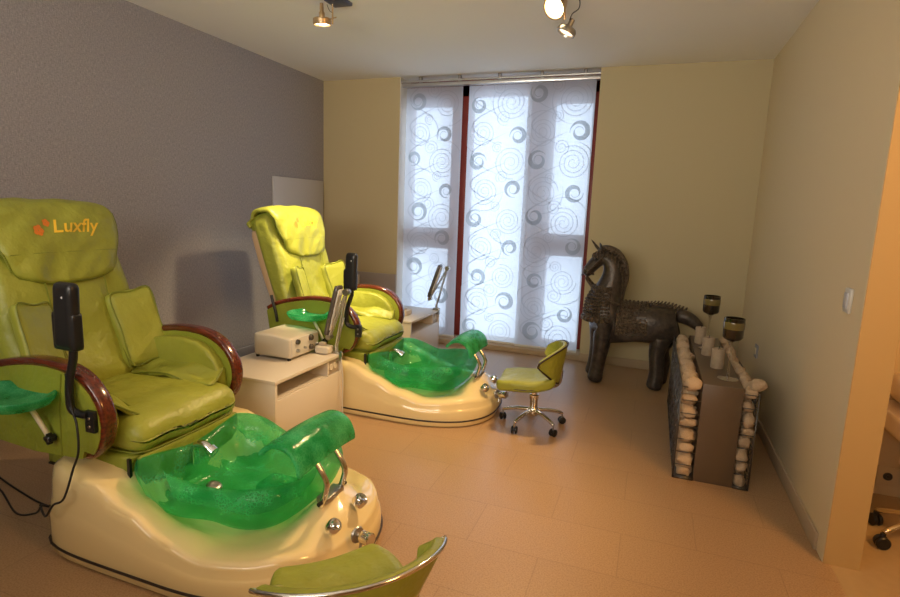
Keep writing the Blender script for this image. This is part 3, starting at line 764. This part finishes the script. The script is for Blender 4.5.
# cream device with knobs
OFF = Vector((1.33, -2.53, .465))
t = thing('beauty_device', 'cream box shaped electrical device with dark dials, on the cabinet between the chairs', 'device', OFF)
def dw(p): return Vector((1.35+p.x, -2.525+p.y, .555+p.z-(.018*max(0, p.x)/.15 if p.z > 0 else 0)))
rboxo('casing', (.29, .33, .15), .012, dw, MT['dev'], t, n=8)
for yy, zz, r in ((-2.62, .585, .017), (-2.47, .585, .020), (-2.62, .525, .012), (-2.47, .52, .018), (-2.40, .53, .012), (-2.54, .53, .008)):
    latheo('dial', [(0, .02), (r*.8, .02), (r, .016), (r, .003), (r*1.15, 0)], MT['knobd'] if r > .012 else MT['steel'], t, (1.497, yy, zz), (1, 0, 0), 16)
boxo('front_panel', (1.490, 1.4985, -2.675, -2.375, .492, .608), MT['switch'], t, bev=.002)
for (x, y) in ((1.22, -2.67), (1.22, -2.36), (1.47, -2.67), (1.47, -2.36)):
    latheo('rubber_foot', [(0, 0), (.012, 0), (.012, .016), (0, .016)], MT['black'], t, (x, y, .465), n=12)
OFF = Vector((1.47, -2.28+.0, .465))
OFF = Vector((1.50, -2.39, .465))
t = thing('handpiece_rest', 'small cream handpiece block lying beside the cream device on the cabinet', 'handpiece', OFF)
rboxo('block', (.11, .085, .055), .015, lambda p: Vector((1.565+p.x-.0, -2.40+p.y, .4935+p.z)), MT['dev'], t, n=6)
rboxo('grip', (.05, .05, .03), .012, lambda p: Vector((1.55+p.x, -2.40+p.y, .528+p.z)), MT['cab_in'], t, n=5)
OFF = Vector((1.31, -.62, .45))
t = thing('tissue_box', 'small pale box on the cabinet by the window', 'box', OFF)
rboxo('carton', (.16, .14, .05), .008, lambda p: Vector((1.40+p.x, -.78+p.y, .476+p.z)), MT['white'], t, n=5)
rboxo('lid_panel', (.09, .07, .012), .005, lambda p: Vector((1.40+p.x, -.78+p.y, .505+p.z)), MT['cab_in'], t, n=4)
OFF = Vector((0, 0, 0))

# swing arm lamps
def swing_lamp(x, y, z, label, ang=0, k=1):
    global OFF
    t = thing('swing_arm_lamp', label, 'lamp', (x, y, z), None, ang); OFF = Vector((0, 0, 0))
    boxo('clamp', (-.035, .035, -.02, .02, -.05, .018), MT['steel'], t, bev=.004)
    tubeo('clamp_screw', [(-.01, 0, -.10), (-.01, 0, -.045)], .006, MT['steel'], t)
    latheo('socket', [(0, .06), (.012, .06), (.014, .018), (0, .018)], MT['alu'], t, n=14)
    E = Vector((.105*k, 0, .44)); J = Vector((-.075*k, 0, .11)); T = Vector((.045*k, 0, .47))
    for dy in (-.013, .013):
        tubeo('lower_arm', [(0.0, dy, .05), E+Vector((0, dy, 0))], .0055, MT['alu'], t, 8)
        tubeo('upper_arm', [E+Vector((0, dy, 0)), J+Vector((0, dy, 0))], .0055, MT['alu'], t, 8)
    latheo('elbow_joint', [(0, -.024), (.022, -.024), (.024, -.018), (.024, .018), (.022, .024), (0, .024)], MT['steel'], t, E, (0, 1, 0), 16)
    latheo('head_joint', [(0, -.022), (.020, -.022), (.020, .022), (0, .022)], MT['steel'], t, J, (0, 1, 0), 14)
    d = (T-J).normalized(); s = Vector((-d.z, 0, d.x))
    hd = rboxo('lamp_head', (.032, .085, .36), .012, lambda p: J+Vector((-.016, 0, 0))+d*(p.z+.20)+s*p.x+Vector((0, p.y, 0)), MT['gun'], t, n=6)
    rboxo('tube_cover', (.012, .06, .30), .005, lambda p: J+Vector((-.016, 0, 0))+d*(p.z+.21)+s*(p.x-.020)+Vector((0, p.y, 0)), MT['switch'], hd, n=4)
    tubeo('spring', [(0.02, 0, .09), (.06, 0, .26)], .004, MT['steel'], t, 6)
    return t
swing_lamp(1.64, -2.365, .465, 'folded metal swing arm lamp clamped to cabinet between the chairs, before the black remote', 0, .75)
swing_lamp(1.60, -.36, .45, 'folded metal swing arm lamp clamped to the cabinet by the window', 0, 1.0)
t = tubeo('white_cable', smoothpath([(1.675, -2.36, .44), (1.69, -2.36, .30), (1.70, -2.38, .12), (1.72, -2.40, .012), (1.76, -2.42, .006)]), .004, MT['switch'], None, 6)
tag(t, 'thin pale cable hanging down the corner of the cabinet between the chairs', 'cable')

# ---------------------------------------------------------------- pedicure stools
def stool(x, y, rz, label, hseat=.335, trim='seam', bh=.265):
    global OFF
    OFF = Vector((0, 0, 0))
    t = thing('pedicure_stool', label, 'stool', (x, y, 0), 'lime green rolling stools', rz)
    # faces -x in its own frame
    def sw(p):
        u = p.x/.19; v = p.y/.20
        z = p.z+.028*v*v*0+ .030*(u+0.15)**2*(1 if u > -.15 else .5) - .028*math.exp(-((u+.95)/.35)**2)*(1-abs(v)*.3)
        z += .022*(v*v)*(u > -2) * (.6 if p.z > 0 else .2)
        wy = p.y*(1-.22*max(0, u)**2-.16*max(0, -u)**3)
        return Vector((p.x-.05, wy, hseat-.028+z))
    st = rboxo('seat', (.40, .40, .07), .033, sw, MT['leather'], t, n=14, puff=.006)
    lp = [sw(Vector((.196*math.copysign(abs(math.cos(a))**.62, math.cos(a)), .196*math.copysign(abs(math.sin(a))**.62, math.sin(a)), -.012))) for a in [2*PI*i/48 for i in range(48)]]
    tubeo('seat_edging', lp, .005, MT['darktrim'], st, 6, True)
    # wrap round backrest
    def zt(v):  # top and bottom heights over the angle
        a = abs(2*v-1)
        return hseat+bh-.32*bh*a**2.6 if bh > .2 else hseat+bh-.035*a**2.6, hseat-.015+.155*a**1.5
    Rb = .215
    def bkf(u, v):
        a = math.radians(-72+144*v); zt_, zb = zt(v)
        zz = zb+(zt_-zb)*u; out = .03*u+.025*math.sin(u*PI*.5)
        r = Rb+out
        return (r*math.cos(a)*.78-.02, r*math.sin(a), zz), (math.cos(a), math.sin(a), -.15)
    bm = bmesh.new(); sheet(bm, bkf, 14, 28, .032)
    br = fin('backrest', bm, MT['leather'], t)
    m = br.modifiers.new('s', 'SUBSURF'); m.levels = 1; m.render_levels = 1
    path = [bkf(1, v/28) for v in range(29)]+[bkf(u/8, 1) for u in range(7, -1, -1)]+[bkf(0, v/28) for v in range(27, -1, -1)]+[bkf(u/8, 0) for u in range(1, 8)]
    pp = [Vector(p)+Vector(nn).normalized()*.015 for p, nn in path]
    tubeo('back_edging', pp, .0065, MT[trim], br, 8, True)
    tubeo('back_bracket', smoothpath([(.05, 0, hseat-.045), (.13, 0, hseat-.045), (.17, 0, hseat-.01), (.18, 0, hseat+.08)]), .010, MT['steel'], t, 8)
    # column, base, castors
    latheo('gas_column', [(0, .10), (.028, .10), (.028, .19), (.032, .195), (.032, .225), (.020, .228), (.020, hseat-.055), (0, hseat-.055)], MT['chrome'], t, n=20)
    boxo('seat_plate', (-.09, .08, -.06, .06, hseat-.062, hseat-.052), MT['steel'], t, bev=.003)
    latheo('hub', [(0, .075), (.034, .075), (.038, .085), (.038, .125), (.030, .135), (0, .135)], MT['chrome'], t, n=20)
    for k in range(5):
        a = math.radians(172)+k*2*PI/5; c, s = math.cos(a), math.sin(a)
        bm = bmesh.new()
        sweep(bm, smoothpath([(c*.03, s*.03, .112), (c*.10, s*.10, .108), (c*.18, s*.18, .092), (c*.222, s*.222, .076)], 4), circ(.0155, 10), scale=lambda q: 1-.25*q)
        leg = fin('leg', bm, MT['chrome'], t)
        tubeo('caster_stem', [(c*.222, s*.222, .045), (c*.222, s*.222, .082)], .007, MT['steel'], leg, 8)
        a2 = a+.7+k*1.3; ax = Vector((math.cos(a2), math.sin(a2), 0)); ctr = Vector((c*.222, s*.222, .026))
        bm = bmesh.new()
        for o in (-.013, .013):
            lathe(bm, [(0, -.008), (.020, -.008), (.026, -.004), (.026, .004), (.020, .008), (0, .008)], ctr+ax*o, ax, 16)
        lathe(bm, [(0, -.01), (.014, -.01), (.014, .01), (0, .01)], ctr+Vector((0, 0, .006)), ax, 10)
        fin('caster', bm, MT['black'], leg, sharp=.7)
    return t
stool(2.962, -1.905, math.radians(4), 'lime green rolling stool facing the far foot tub, near the window', .345, 'darktrim')
stool(2.935, -4.385, math.radians(-42), 'lime green rolling stool with chrome rim, cut off at bottom of picture', .385, 'chrome', .195)

# ---------------------------------------------------------------- horse statue
OFF = Vector((3.5, -.56, 0))
hs = thing('horse_statue', 'dark bronze ornamental horse statue with bowed head standing before the back wall', 'statue', OFF)
def skin_obj(name, nodes, edges, m, parent, sub=2):
    me = bpy.data.meshes.new(name); me.from_pydata([Vector(n[:3])-OFF for n in nodes], edges, [])
    o = bpy.data.objects.new(name, me); COL.objects.link(o)
    md = o.modifiers.new('skin', 'SKIN'); md.use_smooth_shade = True
    sd = o.modifiers.new('sub', 'SUBSURF'); sd.levels = sub; sd.render_levels = sub
    for i, n in enumerate(nodes):
        sv = me.skin_vertices[0].data[i]; r = n[3]; sv.radius = (r if not isinstance(r, tuple) else r[0], r if not isinstance(r, tuple) else r[1]); sv.use_root = (i == 0)
    dg = bpy.context.evaluated_depsgraph_get(); m2 = bpy.data.meshes.new_from_object(o.evaluated_get(dg)); bpy.data.objects.remove(o)
    m2.name = name; m2.materials.clear(); m2.materials.append(m)
    for p in m2.polygons: p.use_smooth = True; p.material_index = 0
    o = bpy.data.objects.new(name, m2); COL.objects.link(o); o.parent = parent; return o
y = -.56
N = [(3.56, y, .545, .175), (3.40, y, .56, .185), (3.285, y, .61, .178), (3.75, y, .55, .18), (3.90, y, .57, .16),
     (3.29, y, .76, .150), (3.34, y, .89, .118), (3.355, y, 1.00, .104), (3.32, y, 1.09, .092), (3.245, y, 1.125, .080), (3.175, y, 1.06, .064), (3.125, y, .985, .050), (3.10, y, .945, .042),
     # near front leg
     (3.31, y-.10, .50, .105), (3.305, y-.11, .34, .078), (3.285, y-.11, .20, .066), (3.275, y-.11, .08, .066), (3.26, y-.11, .0, .084),
     (3.25, y+.10, .50, .095), (3.25, y+.11, .34, .072), (3.24, y+.11, .20, .062), (3.23, y+.11, .08, .062), (3.215, y+.11, .0, .080),
     # hind legs
     (3.80, y-.10, .48, .105), (3.76, y-.11, .34, .070), (3.78, y-.11, .20, .066), (3.775, y-.11, .08, .066), (3.765, y-.11, .0, .084),
     (3.84, y+.10, .48, .105), (3.80, y+.11, .34, .070), (3.84, y+.11, .20, .062), (3.82, y+.11, .08, .062), (3.81, y+.11, .0, .080)]
Ed = [(0, 1), (1, 2), (0, 3), (3, 4), (2, 5), (5, 6), (6, 7), (7, 8), (8, 9), (9, 10), (10, 11), (11, 12),
      (2, 13), (13, 14), (14, 15), (15, 16), (16, 17), (2, 18), (18, 19), (19, 20), (20, 21), (21, 22),
      (3, 23), (23, 24), (24, 25), (25, 26), (26, 27), (3, 28), (28, 29), (29, 30), (30, 31), (31, 32)]
body = skin_obj('body', N, Ed, MT['bronze'], hs)
for vtx in body.data.vertices:
    c = vtx.co
    c.z = max(0.0, c.z)
# tail
skin_obj('tail', [(3.88, y, .66, .07), (3.97, y-.01, .655, .068), (4.04, y-.02, .62, .058), (4.09, y-.03, .57, .042), (4.12, y-.04, .51, .02)], [(0, 1), (1, 2), (2, 3), (3, 4)], MT['bronze'], hs)
# ears
for sg in (-1, 1):
    bm = bmesh.new()
    base_p = Vector((3.215 if sg > 0 else 3.25, y+sg*.045, 1.165)); tip = Vector((3.125 if sg > 0 else 3.215, y+sg*.075, 1.265 if sg > 0 else 1.25))
    sweep(bm, [base_p, base_p.lerp(tip, .35)+Vector((-.004, 0, 0)), base_p.lerp(tip, .75), tip], [(.026, 0), (.012, .012), (-.012, .012), (-.026, 0), (-.010, -.006), (.010, -.006)], scale=lambda q: (1, 1.15, .7, .08)[min(3, int(q*3+.5))])
    fin('ear', bm, MT['bronze'], hs)
# mane of overlapping locks
crest = smoothpath([(3.22, y, 1.185), (3.29, y, 1.195), (3.375, y, 1.155), (3.435, y, 1.06), (3.45, y, .95), (3.43, y, .84), (3.42, y, .76)], 5)
bm = bmesh.new()
sweep(bm, crest, [(.032, 0), (.026, .016), (.010, .028), (-.010, .028), (-.026, .016), (-.032, 0), (-.02, -.03), (.02, -.03)], up=Vector((0, 1, 0)))
for i, p in enumerate(crest[:-1:2]):
    for sg in (-1, 1):
        tube(bm, smoothpath([p+Vector((0, sg*.015, .0)), p+Vector((-.02, sg*.05, -.03)), p+Vector((-.012, sg*.078, -.075))], 3), .014, 6, scale=lambda q: 1-.7*q)
fin('mane', bm, MT['bronze_o'], hs)
# forelock curls
bm = bmesh.new()
for k in range(7):
    a = k*.9; p = Vector((3.185+.012*math.cos(a*2), y+(-.05+.017*k), 1.145-.012*abs(k-3)))
    sp = [p+Vector((-.018*math.sin(j*.9)*(1-j*.09), .006*j*.2, .018*math.cos(j*.9)*(1-j*.09)-.006*j)) for j in range(8)]
    tube(bm, smoothpath(sp, 3), .010, 6, scale=lambda q: 1-.6*q)
fin('forelock', bm, MT['bronze_o'], hs)
# spiky ridge along the back
bm = bmesh.new()
for i in range(15):
    s = i/14; x = 3.56+.40*s; z = .715+.026*math.sin(s*PI)-.035*max(0, s-.7)
    bmesh.ops.create_cone(bm, cap_ends=True, segments=7, radius1=.024, radius2=.005, depth=.07, matrix=Matrix.Translation((x, y, z))@Matrix.Rotation(math.radians(28), 4, 'Y'))
fin('back_ridge', bm, MT['bronze_o'], hs, sharp=.9)
# ornamented blanket hugging the flanks
def blanket(x0, x1, a0, a1, rad, cz, nm, rows, cols, bump_r):
    bm = bmesh.new()
    def f(u, v):
        a = math.radians(a0+(a1-a0)*v); x = x0+(x1-x0)*u
        r = rad+.006
        return (x, y+r*math.sin(a), cz+r*math.cos(a)*1.02), (0, math.sin(a), math.cos(a))
    sheet(bm, f, 16, 30, .018)
    for i in range(rows):
        for j in range(cols):
            p, n_ = f((i+.5)/rows, (j+.5)/cols)
            bmesh.ops.create_icosphere(bm, subdivisions=1, radius=bump_r, matrix=Matrix.Translation(Vector(p)+Vector(n_)*.008))
    for u in (0, 1):
        tube(bm, [Vector(f(u, v/24)[0]) for v in range(25)], .014, 6)
    for v in (0, 1):
        tube(bm, [Vector(f(u_/10, v)[0]) for u_ in range(11)], .014, 6)
    return fin(nm, bm, MT['bronze_o'], hs)
blanket(3.42, 3.66, -118, 118, .180, .55, 'saddle_blanket', 7, 22, .012)
# breast plate with rosettes
bm = bmesh.new()
for r_i, (z, rr, cx) in enumerate(((.86, .128, 3.31), (.83, .138, 3.30), (.80, .148, 3.295), (.77, .157, 3.29), (.74, .166, 3.285), (.71, .172, 3.285), (.68, .177, 3.285), (.65, .180, 3.285), (.62, .182, 3.285), (.575, .184, 3.285))):
    n = 25 if r_i < 9 else 15
    for k in range(n):
        a = math.radians(70+220*k/(n-1)); p = Vector((cx+rr*math.cos(a)*.92, y+rr*math.sin(a), z))
        s = .0125 if r_i < 9 else .026
        bmesh.ops.create_icosphere(bm, subdivisions=2, radius=s, matrix=Matrix.Translation(p))
    if r_i in (0, 4, 8): tube(bm, [Vector((cx+rr*.97*math.cos(math.radians(70+220*k/24))*.92, y+rr*.97*math.sin(math.radians(70+220*k/24)), z-.02)) for k in range(25)], .010, 6)
fin('breast_plate', bm, MT['bronze_o'], hs)
# bridle strap, reins
bm = bmesh.new()
for sg in (-1, 1):
    tube(bm, smoothpath([(3.115, y+sg*.046, .935), (3.15, y+sg*.06, .89), (3.22, y+sg*.11, .82), (3.32, y+sg*.15, .76), (3.43, y+sg*.165, .73)], 5), .012, 6)
    tube(bm, smoothpath([(3.12, y+sg*.052, .965), (3.18, y+sg*.070, 1.04), (3.27, y+sg*.088, 1.14)], 4), .009, 6)
tube(bm, [Vector((3.135-.052*math.cos(a)*.8, y+.055*math.sin(a), .99+.052*math.cos(a)*.6)) for a in [2*PI*i/16 for i in range(16)]], .008, 6, True)
fin('bridle', bm, MT['bronze_o'], hs)
for sg in (-1, 1):
    bm = bmesh.new(); bmesh.ops.create_icosphere(bm, subdivisions=2, radius=.014, matrix=Matrix.Translation((3.195, y+sg*.066, 1.10))); fin('eye', bm, MT['black'], hs)
    bm = bmesh.new(); bmesh.ops.create_icosphere(bm, subdivisions=1, radius=.008, matrix=Matrix.Translation((3.08, y+sg*.03, .95))); fin('nostril', bm, MT['black'], hs)
OFF = Vector((0, 0, 0))

# ---------------------------------------------------------------- gabion pedestal with loose stones
GX0, GX1, GY0, GY1, GH = 3.985, 4.190, -2.335, -.98, .580
OFF = Vector(((GX0+GX1)/2, (GY0+GY1)/2, 0))
g = thing('stone_pedestal', 'long taupe pedestal with wire cages of pale stones along both sides', 'pedestal', OFF)
boxo('taupe_panel_box', (GX0, GX1, GY0, GY1, .0, GH), MT['taupe'], g, bev=.002)
def cage(x0, x1, nm):
    bm = bmesh.new(); r = .0034
    def ln(a, b, rr=r): tube(bm, [Vector(a), Vector(b)], rr, 5)
    xo = x0 if nm == 'l' else x1; xi = x1 if nm == 'l' else x0
    ny = 14; nz = 7
    for i in range(ny+1):
        yy = GY0+(GY1-GY0)*i/ny; ln((xo, yy, .01), (xo, yy, GH-.03)); ln((xo, yy, .01), (xi, yy, .01))
    for j in range(nz+1):
        z = .01+(GH-.04)*j/nz; ln((xo, GY0, z), (xo, GY1, z)); ln((xo, GY0, z), (xi, GY0, z)); ln((xo, GY1, z), (xi, GY1, z))
    for i in range(ny):  # diagonals of the twisted mesh
        for j in range(nz):
            ya = GY0+(GY1-GY0)*i/ny; yb = GY0+(GY1-GY0)*(i+1)/ny; za = .01+(GH-.04)*j/nz; zb = .01+(GH-.04)*(j+1)/nz
            if (i+j) % 2: ln((xo, ya, za), (xo, yb, zb), .0026)
            else: ln((xo, yb, za), (xo, ya, zb), .0026)
    for yy in (GY0, GY1): ln((xo, yy, 0), (xo, yy, GH-.02), .005)
    box(bm, min(xo, xi), max(xo, xi), GY0-.004, GY1+.004, 0, .012)
    fin('wire_cage', bm, MT['wire'], g, sharp=.9)
cage(3.878, GX0, 'l'); cage(GX1, 4.268, 'r')
OFF = Vector((0, 0, 0))
stones = []
ORD = ('first', 'second', 'third', 'fourth', 'fifth', 'sixth', 'seventh', 'eighth', 'ninth', 'tenth', 'eleventh', 'twelfth', 'thirteenth', 'fourteenth')
for k in range(7):
    bm = bmesh.new(); bmesh.ops.create_icosphere(bm, subdivisions=3, radius=1)
    for v in bm.verts:
        c = v.co.copy(); n1 = noise.noise(c*1.1+Vector((k*7.3, 0, 0))); n2 = noise.noise(c*2.6+Vector((0, k*3.1, 0)))
        v.co = c*(1+.46*n1+.20*n2); v.co = Vector([math.copysign(abs(q)**.86, q) for q in v.co])
    me = bpy.data.meshes.new('stone'); bm.to_mesh(me); bm.free()
    for p in me.polygons: p.use_smooth = True
    me.materials.append(MT['stone'] if k % 3 else MT['stone2']); stones.append(me)
def stone(x, y_, z, sx, sy, sz, label, grp):
    o = bpy.data.objects.new('stone', random.choice(stones)); COL.objects.link(o); o.location = (x, y_, z); o.scale = (sx, sy, sz)
    o.rotation_euler = (random.uniform(-.7, .7)+random.choice((0, PI)), random.uniform(-.35, .35), random.uniform(-.25, .25)+random.choice((0, PI)))
    o['label'] = label; o['category'] = 'stone'; o['group'] = grp
for side, xc in (('left', 3.932), ('right', 4.229)):
    ncol = 14
    for i in range(ncol):
        if side == 'right' and 2 <= i: rows = [7]
        else: rows = range(8)
        for j in rows:
            z = .040+j*.0715+random.uniform(-.006, .006)+(.012 if j == 7 else 0); yy = GY0+.048+i*.0965+random.uniform(-.012, .012)
            lab = ('pale rough stone inside the wire cage on the left side of the pedestal' if j < 7 else 'pale rough stone topping the left side of the pedestal') if side == 'left' else ('pale rough stone in the narrow cage between pedestal and right wall' if j < 7 else 'pale rough stone topping the right side of the pedestal')
            gp = 'stones in the %s cage' % side if j < 7 else 'stones on top of the %s cage' % side
            rw = ('lowest', 'second up', 'third up', 'fourth up', 'fifth up', 'sixth up', 'seventh up')
            if i == 0 and j < 7: lab = 'pale stone stacked at the front end of the %s cage, %s' % (side, rw[j])
            elif j == 7: lab = 'pale stone topping the %s side of the pedestal, %s from the front' % (side, ORD[i])
            elif side == 'left': lab = 'pale stone behind the left wire mesh, %s row, %s from the front' % (('lowest', 'second', 'third', 'fourth', 'fifth', 'sixth', 'seventh')[j], ORD[i])
            else: lab = 'pale stone inside the right cage, %s, second from the front' % rw[j]
            stone(xc+random.uniform(-.007, .007), yy, z, (random.uniform(.038, .045) if side == 'left' else random.uniform(.030, .036)), random.uniform(.038, .049), random.uniform(.027, .039), lab, gp)
o = bpy.data.objects.new('stone', stones[2]); COL.objects.link(o); o.location = (4.262, GY0+.045, .600); o.scale = (.044, .036, .034)
tag(o, 'big ochre stone jutting out at the front right top corner of the pedestal', 'stone')

# candles and goblets on the pedestal
def candle(x, y_, h, label):
    global OFF
    OFF = Vector((0, 0, 0))
    t = thing('pillar_candle', label, 'candle', (x, y_, GH), 'pillar candles on the pedestal')
    latheo('wax', [(0, 0), (.036, 0), (.038, .004), (.038, h-.006), (.034, h), (.026, h-.004), (0, h-.010)], MT['wax'], t, n=24)
    tubeo('wick', [(0, 0, h-.012), (.002, 0, h+.014)], .0022, MT['blacks'], t, 5)
candle(4.090, -1.925, .122, 'brown pillar candle nearest the front of the pedestal, beside the front goblet')
candle(4.062, -1.60, .122, 'brown pillar candle in the middle of the three on the pedestal')
candle(4.040, -1.24, .122, 'brown pillar candle at the far end beside the smaller looking goblet')
def goblet(x, y_, label, h=.26):
    global OFF
    OFF = Vector((0, 0, 0))
    t = thing('candle_goblet', label, 'goblet', (x, y_, GH), 'smoked glass goblets on the pedestal')
    latheo('foot', [(0, .0), (.055, .0), (.057, .003), (.03, .008), (.010, .014), (.006, .03), (0, .03)], MT['cglass'], t, n=28)
    latheo('stem', [(0, .012), (.0055, .014), (.0055, h-.05), (.012, h-.015), (.03, h), (0, h)], MT['cglass'], t, n=16)
    latheo('bowl', [(0, h-.012), (.020, h-.008), (.046, h+.004), (.054, h+.016), (.055, h+.125), (.051, h+.125), (.050, h+.03), (0, h+.02)], MT['smoke'], t, n=28)
    latheo('amber_band', [(.0552, h+.062), (.0562, h+.066), (.0562, h+.100), (.0552, h+.104)], MT['amber'], t, n=28)
goblet(4.125, -2.165, 'tall smoked glass goblet nearest the front edge of the pedestal', .235)
goblet(4.075, -1.40, 'tall smoked glass goblet farther back on the pedestal between the candles', .255)

# ---------------------------------------------------------------- ceiling spotlights
OFF = Vector((1.50, -2.10, H))
t = thing('ceiling_spotlight', 'small single ceiling spotlight on a square plate, toward the grey wall', 'spotlight', OFF, 'halogen spotlights on the ceiling')
boxo('ceiling_plate', (1.43, 1.57, -2.20, -2.06, H-.022, H), MT['plate'], t, bev=.004)
tubeo('drop_rod', [(1.455, -2.13, H-.02), (1.455, -2.13, H-.15)], .006, MT['copper'], t, 8)
tubeo('cross_rod', [(1.39, -2.12, H-.118), (1.49, -2.14, H-.112)], .004, MT['copper'], t, 8)
h = latheo('lamp_head', [(0, .115), (.012, .112), (.014, .06), (.020, .052), (.020, .022), (.055, .018), (.062, .010), (.062, -.022), (.056, -.026), (.054, -.010), (0, -.006)], MT['copper'], t, (1.362, -2.115, H-.118), (.03, -.12, 1), 28)
latheo('bulb', [(0, -.022), (.03, -.021), (.052, -.014), (.052, -.008), (0, -.006)], MT['lampglow'], h, (1.362, -2.115, H-.118), (.03, -.12, 1), 24)
tubeo('lamp_wire', smoothpath([(1.41, -2.13, H-.02), (1.43, -2.13, H-.06), (1.45, -2.13, H-.075)]), .002, MT['blacks'], t, 5)
OFF = Vector((2.99, -1.90, H))
t = thing('ceiling_spotlight', 'twin ceiling spotlight with one glaring head and one smaller tilted head', 'spotlight', OFF, 'halogen spotlights on the ceiling')
boxo('ceiling_plate', (2.92, 3.06, -2.03, -1.89, H-.022, H), MT['plate'], t, bev=.004)
tubeo('drop_rod', [(2.99, -1.90, H-.02), (2.995, -1.88, H-.16)], .008, MT['copper'], t, 8)
A1 = Vector((-.30, -.62, -.55)).normalized(); P1 = Vector((2.935, -1.90, H-.085))
h = latheo('lamp_head', [(0, -.105), (.030, -.10), (.045, -.075), (.066, -.02), (.074, .0), (.074, .018), (.066, .016), (.062, -.004), (0, -.02)], MT['copper'], t, P1, A1, 28)
latheo('bulb', [(0, .016), (.035, .014), (.060, .006), (.060, -.004), (0, -.01)], MT['lampglow'], h, P1, A1, 24)
A2 = Vector((-.40, -.12, -.9)).normalized(); P2 = Vector((3.005, -1.83, H-.215))
h = latheo('lamp_head', [(0, -.085), (.016, -.08), (.018, -.035), (.055, -.022), (.062, -.010), (.062, .014), (.055, .016), (.052, .004), (0, -.004)], MT['steel'], t, P2, A2, 28)
latheo('bulb', [(0, .008), (.03, .007), (.050, .003), (.050, -.002), (0, -.003)], MT['lampglow2'], h, P2, A2, 24)
tubeo('lamp_wire', smoothpath([(3.06, -1.90, H-.022), (3.085, -1.89, H-.06), (3.08, -1.88, H-.10), (3.04, -1.86, H-.12), (3.022, -1.84, H-.15)]), .0032, MT['blacks'], t, 6)
OFF = Vector((0, 0, 0))

# ---------------------------------------------------------------- adjoining room: table and stool seen past the wall end
t = thing('treatment_table', 'white padded treatment table glimpsed past the right wall end', 'table', (5.35, -2.45, 0)); OFF = Vector((5.35, -2.45, 0))
rboxo('padded_top', (1.05, .50, .12), .035, lambda p: Vector((5.37+p.x, -2.33+p.y, .51+p.z)), MT['white'], t, n=8)
rboxo('bolster', (.34, .48, .16), .07, lambda p: Vector((5.06+p.x, -2.33+p.y, .655+p.z)), MT['white'], t, n=8)
rboxo('drape_panel', (.60, .03, .10), .012, lambda p: Vector((5.20+p.x, -2.62+p.y, .42+p.z)), MT['white'], t, n=5)
for x in (5.15, 5.75): boxo('pedestal_leg', (x-.05, x+.05, -2.42, -2.32, 0, .45), MT['tungsten_wall'], t, bev=.01)
OFF = Vector((4.99, -2.06, .12))
t = thing('floor_socket', 'dark round socket on wall beyond the right wall end', 'socket', OFF)
boxo('faceplate', (4.94, 5.04, -2.072, -2.06, .06, .17), MT['tungsten_wall'], t, bev=.003)
latheo('socket_ring', [(.0, .003), (.008, .004), (.011, .008), (.018, .009), (.021, .006), (.023, 0)], MT['knobd'], t, (4.99, -2.072, .115), (0, -1, 0), 20)
OFF = Vector((0, 0, 0))
t = thing('chrome_stool', 'chrome stool base with black castors behind the right wall end', 'stool', (4.96, -2.60, 0))
latheo('gas_column', [(0, .09), (.026, .09), (.026, .22), (.018, .225), (.018, .37), (0, .37)], MT['chrome'], t, n=18)
latheo('seat', [(0, .37), (.12, .37), (.13, .385), (.13, .40), (.12, .42), (0, .425)], MT['white'], t, (0, 0, 0), n=28)
for k in range(5):
    a = math.radians(205)+k*2*PI/5; c, s = math.cos(a), math.sin(a)
    bm = bmesh.new(); sweep(bm, smoothpath([(c*.02, s*.02, .13), (c*.10, s*.10, .118), (c*.20, s*.20, .08)], 4), circ(.016, 10), scale=lambda q: 1-.25*q)
    leg = fin('leg', bm, MT['chrome'], t)
    ax = Vector((math.cos(a+1.2), math.sin(a+1.2), 0)); bm = bmesh.new()
    for o_ in (-.014, .014): lathe(bm, [(0, -.009), (.026, -.009), (.031, -.004), (.031, .004), (.026, .009), (0, .009)], Vector((c*.2, s*.2, .031))+ax*o_, ax, 16)
    lathe(bm, [(0, -.006), (.012, -.006), (.012, .03), (0, .03)], (c*.2, s*.2, .045), (0, 0, 1), 8)
    fin('caster', bm, MT['black'], leg, sharp=.7)
bpy.context.view_layer.update()
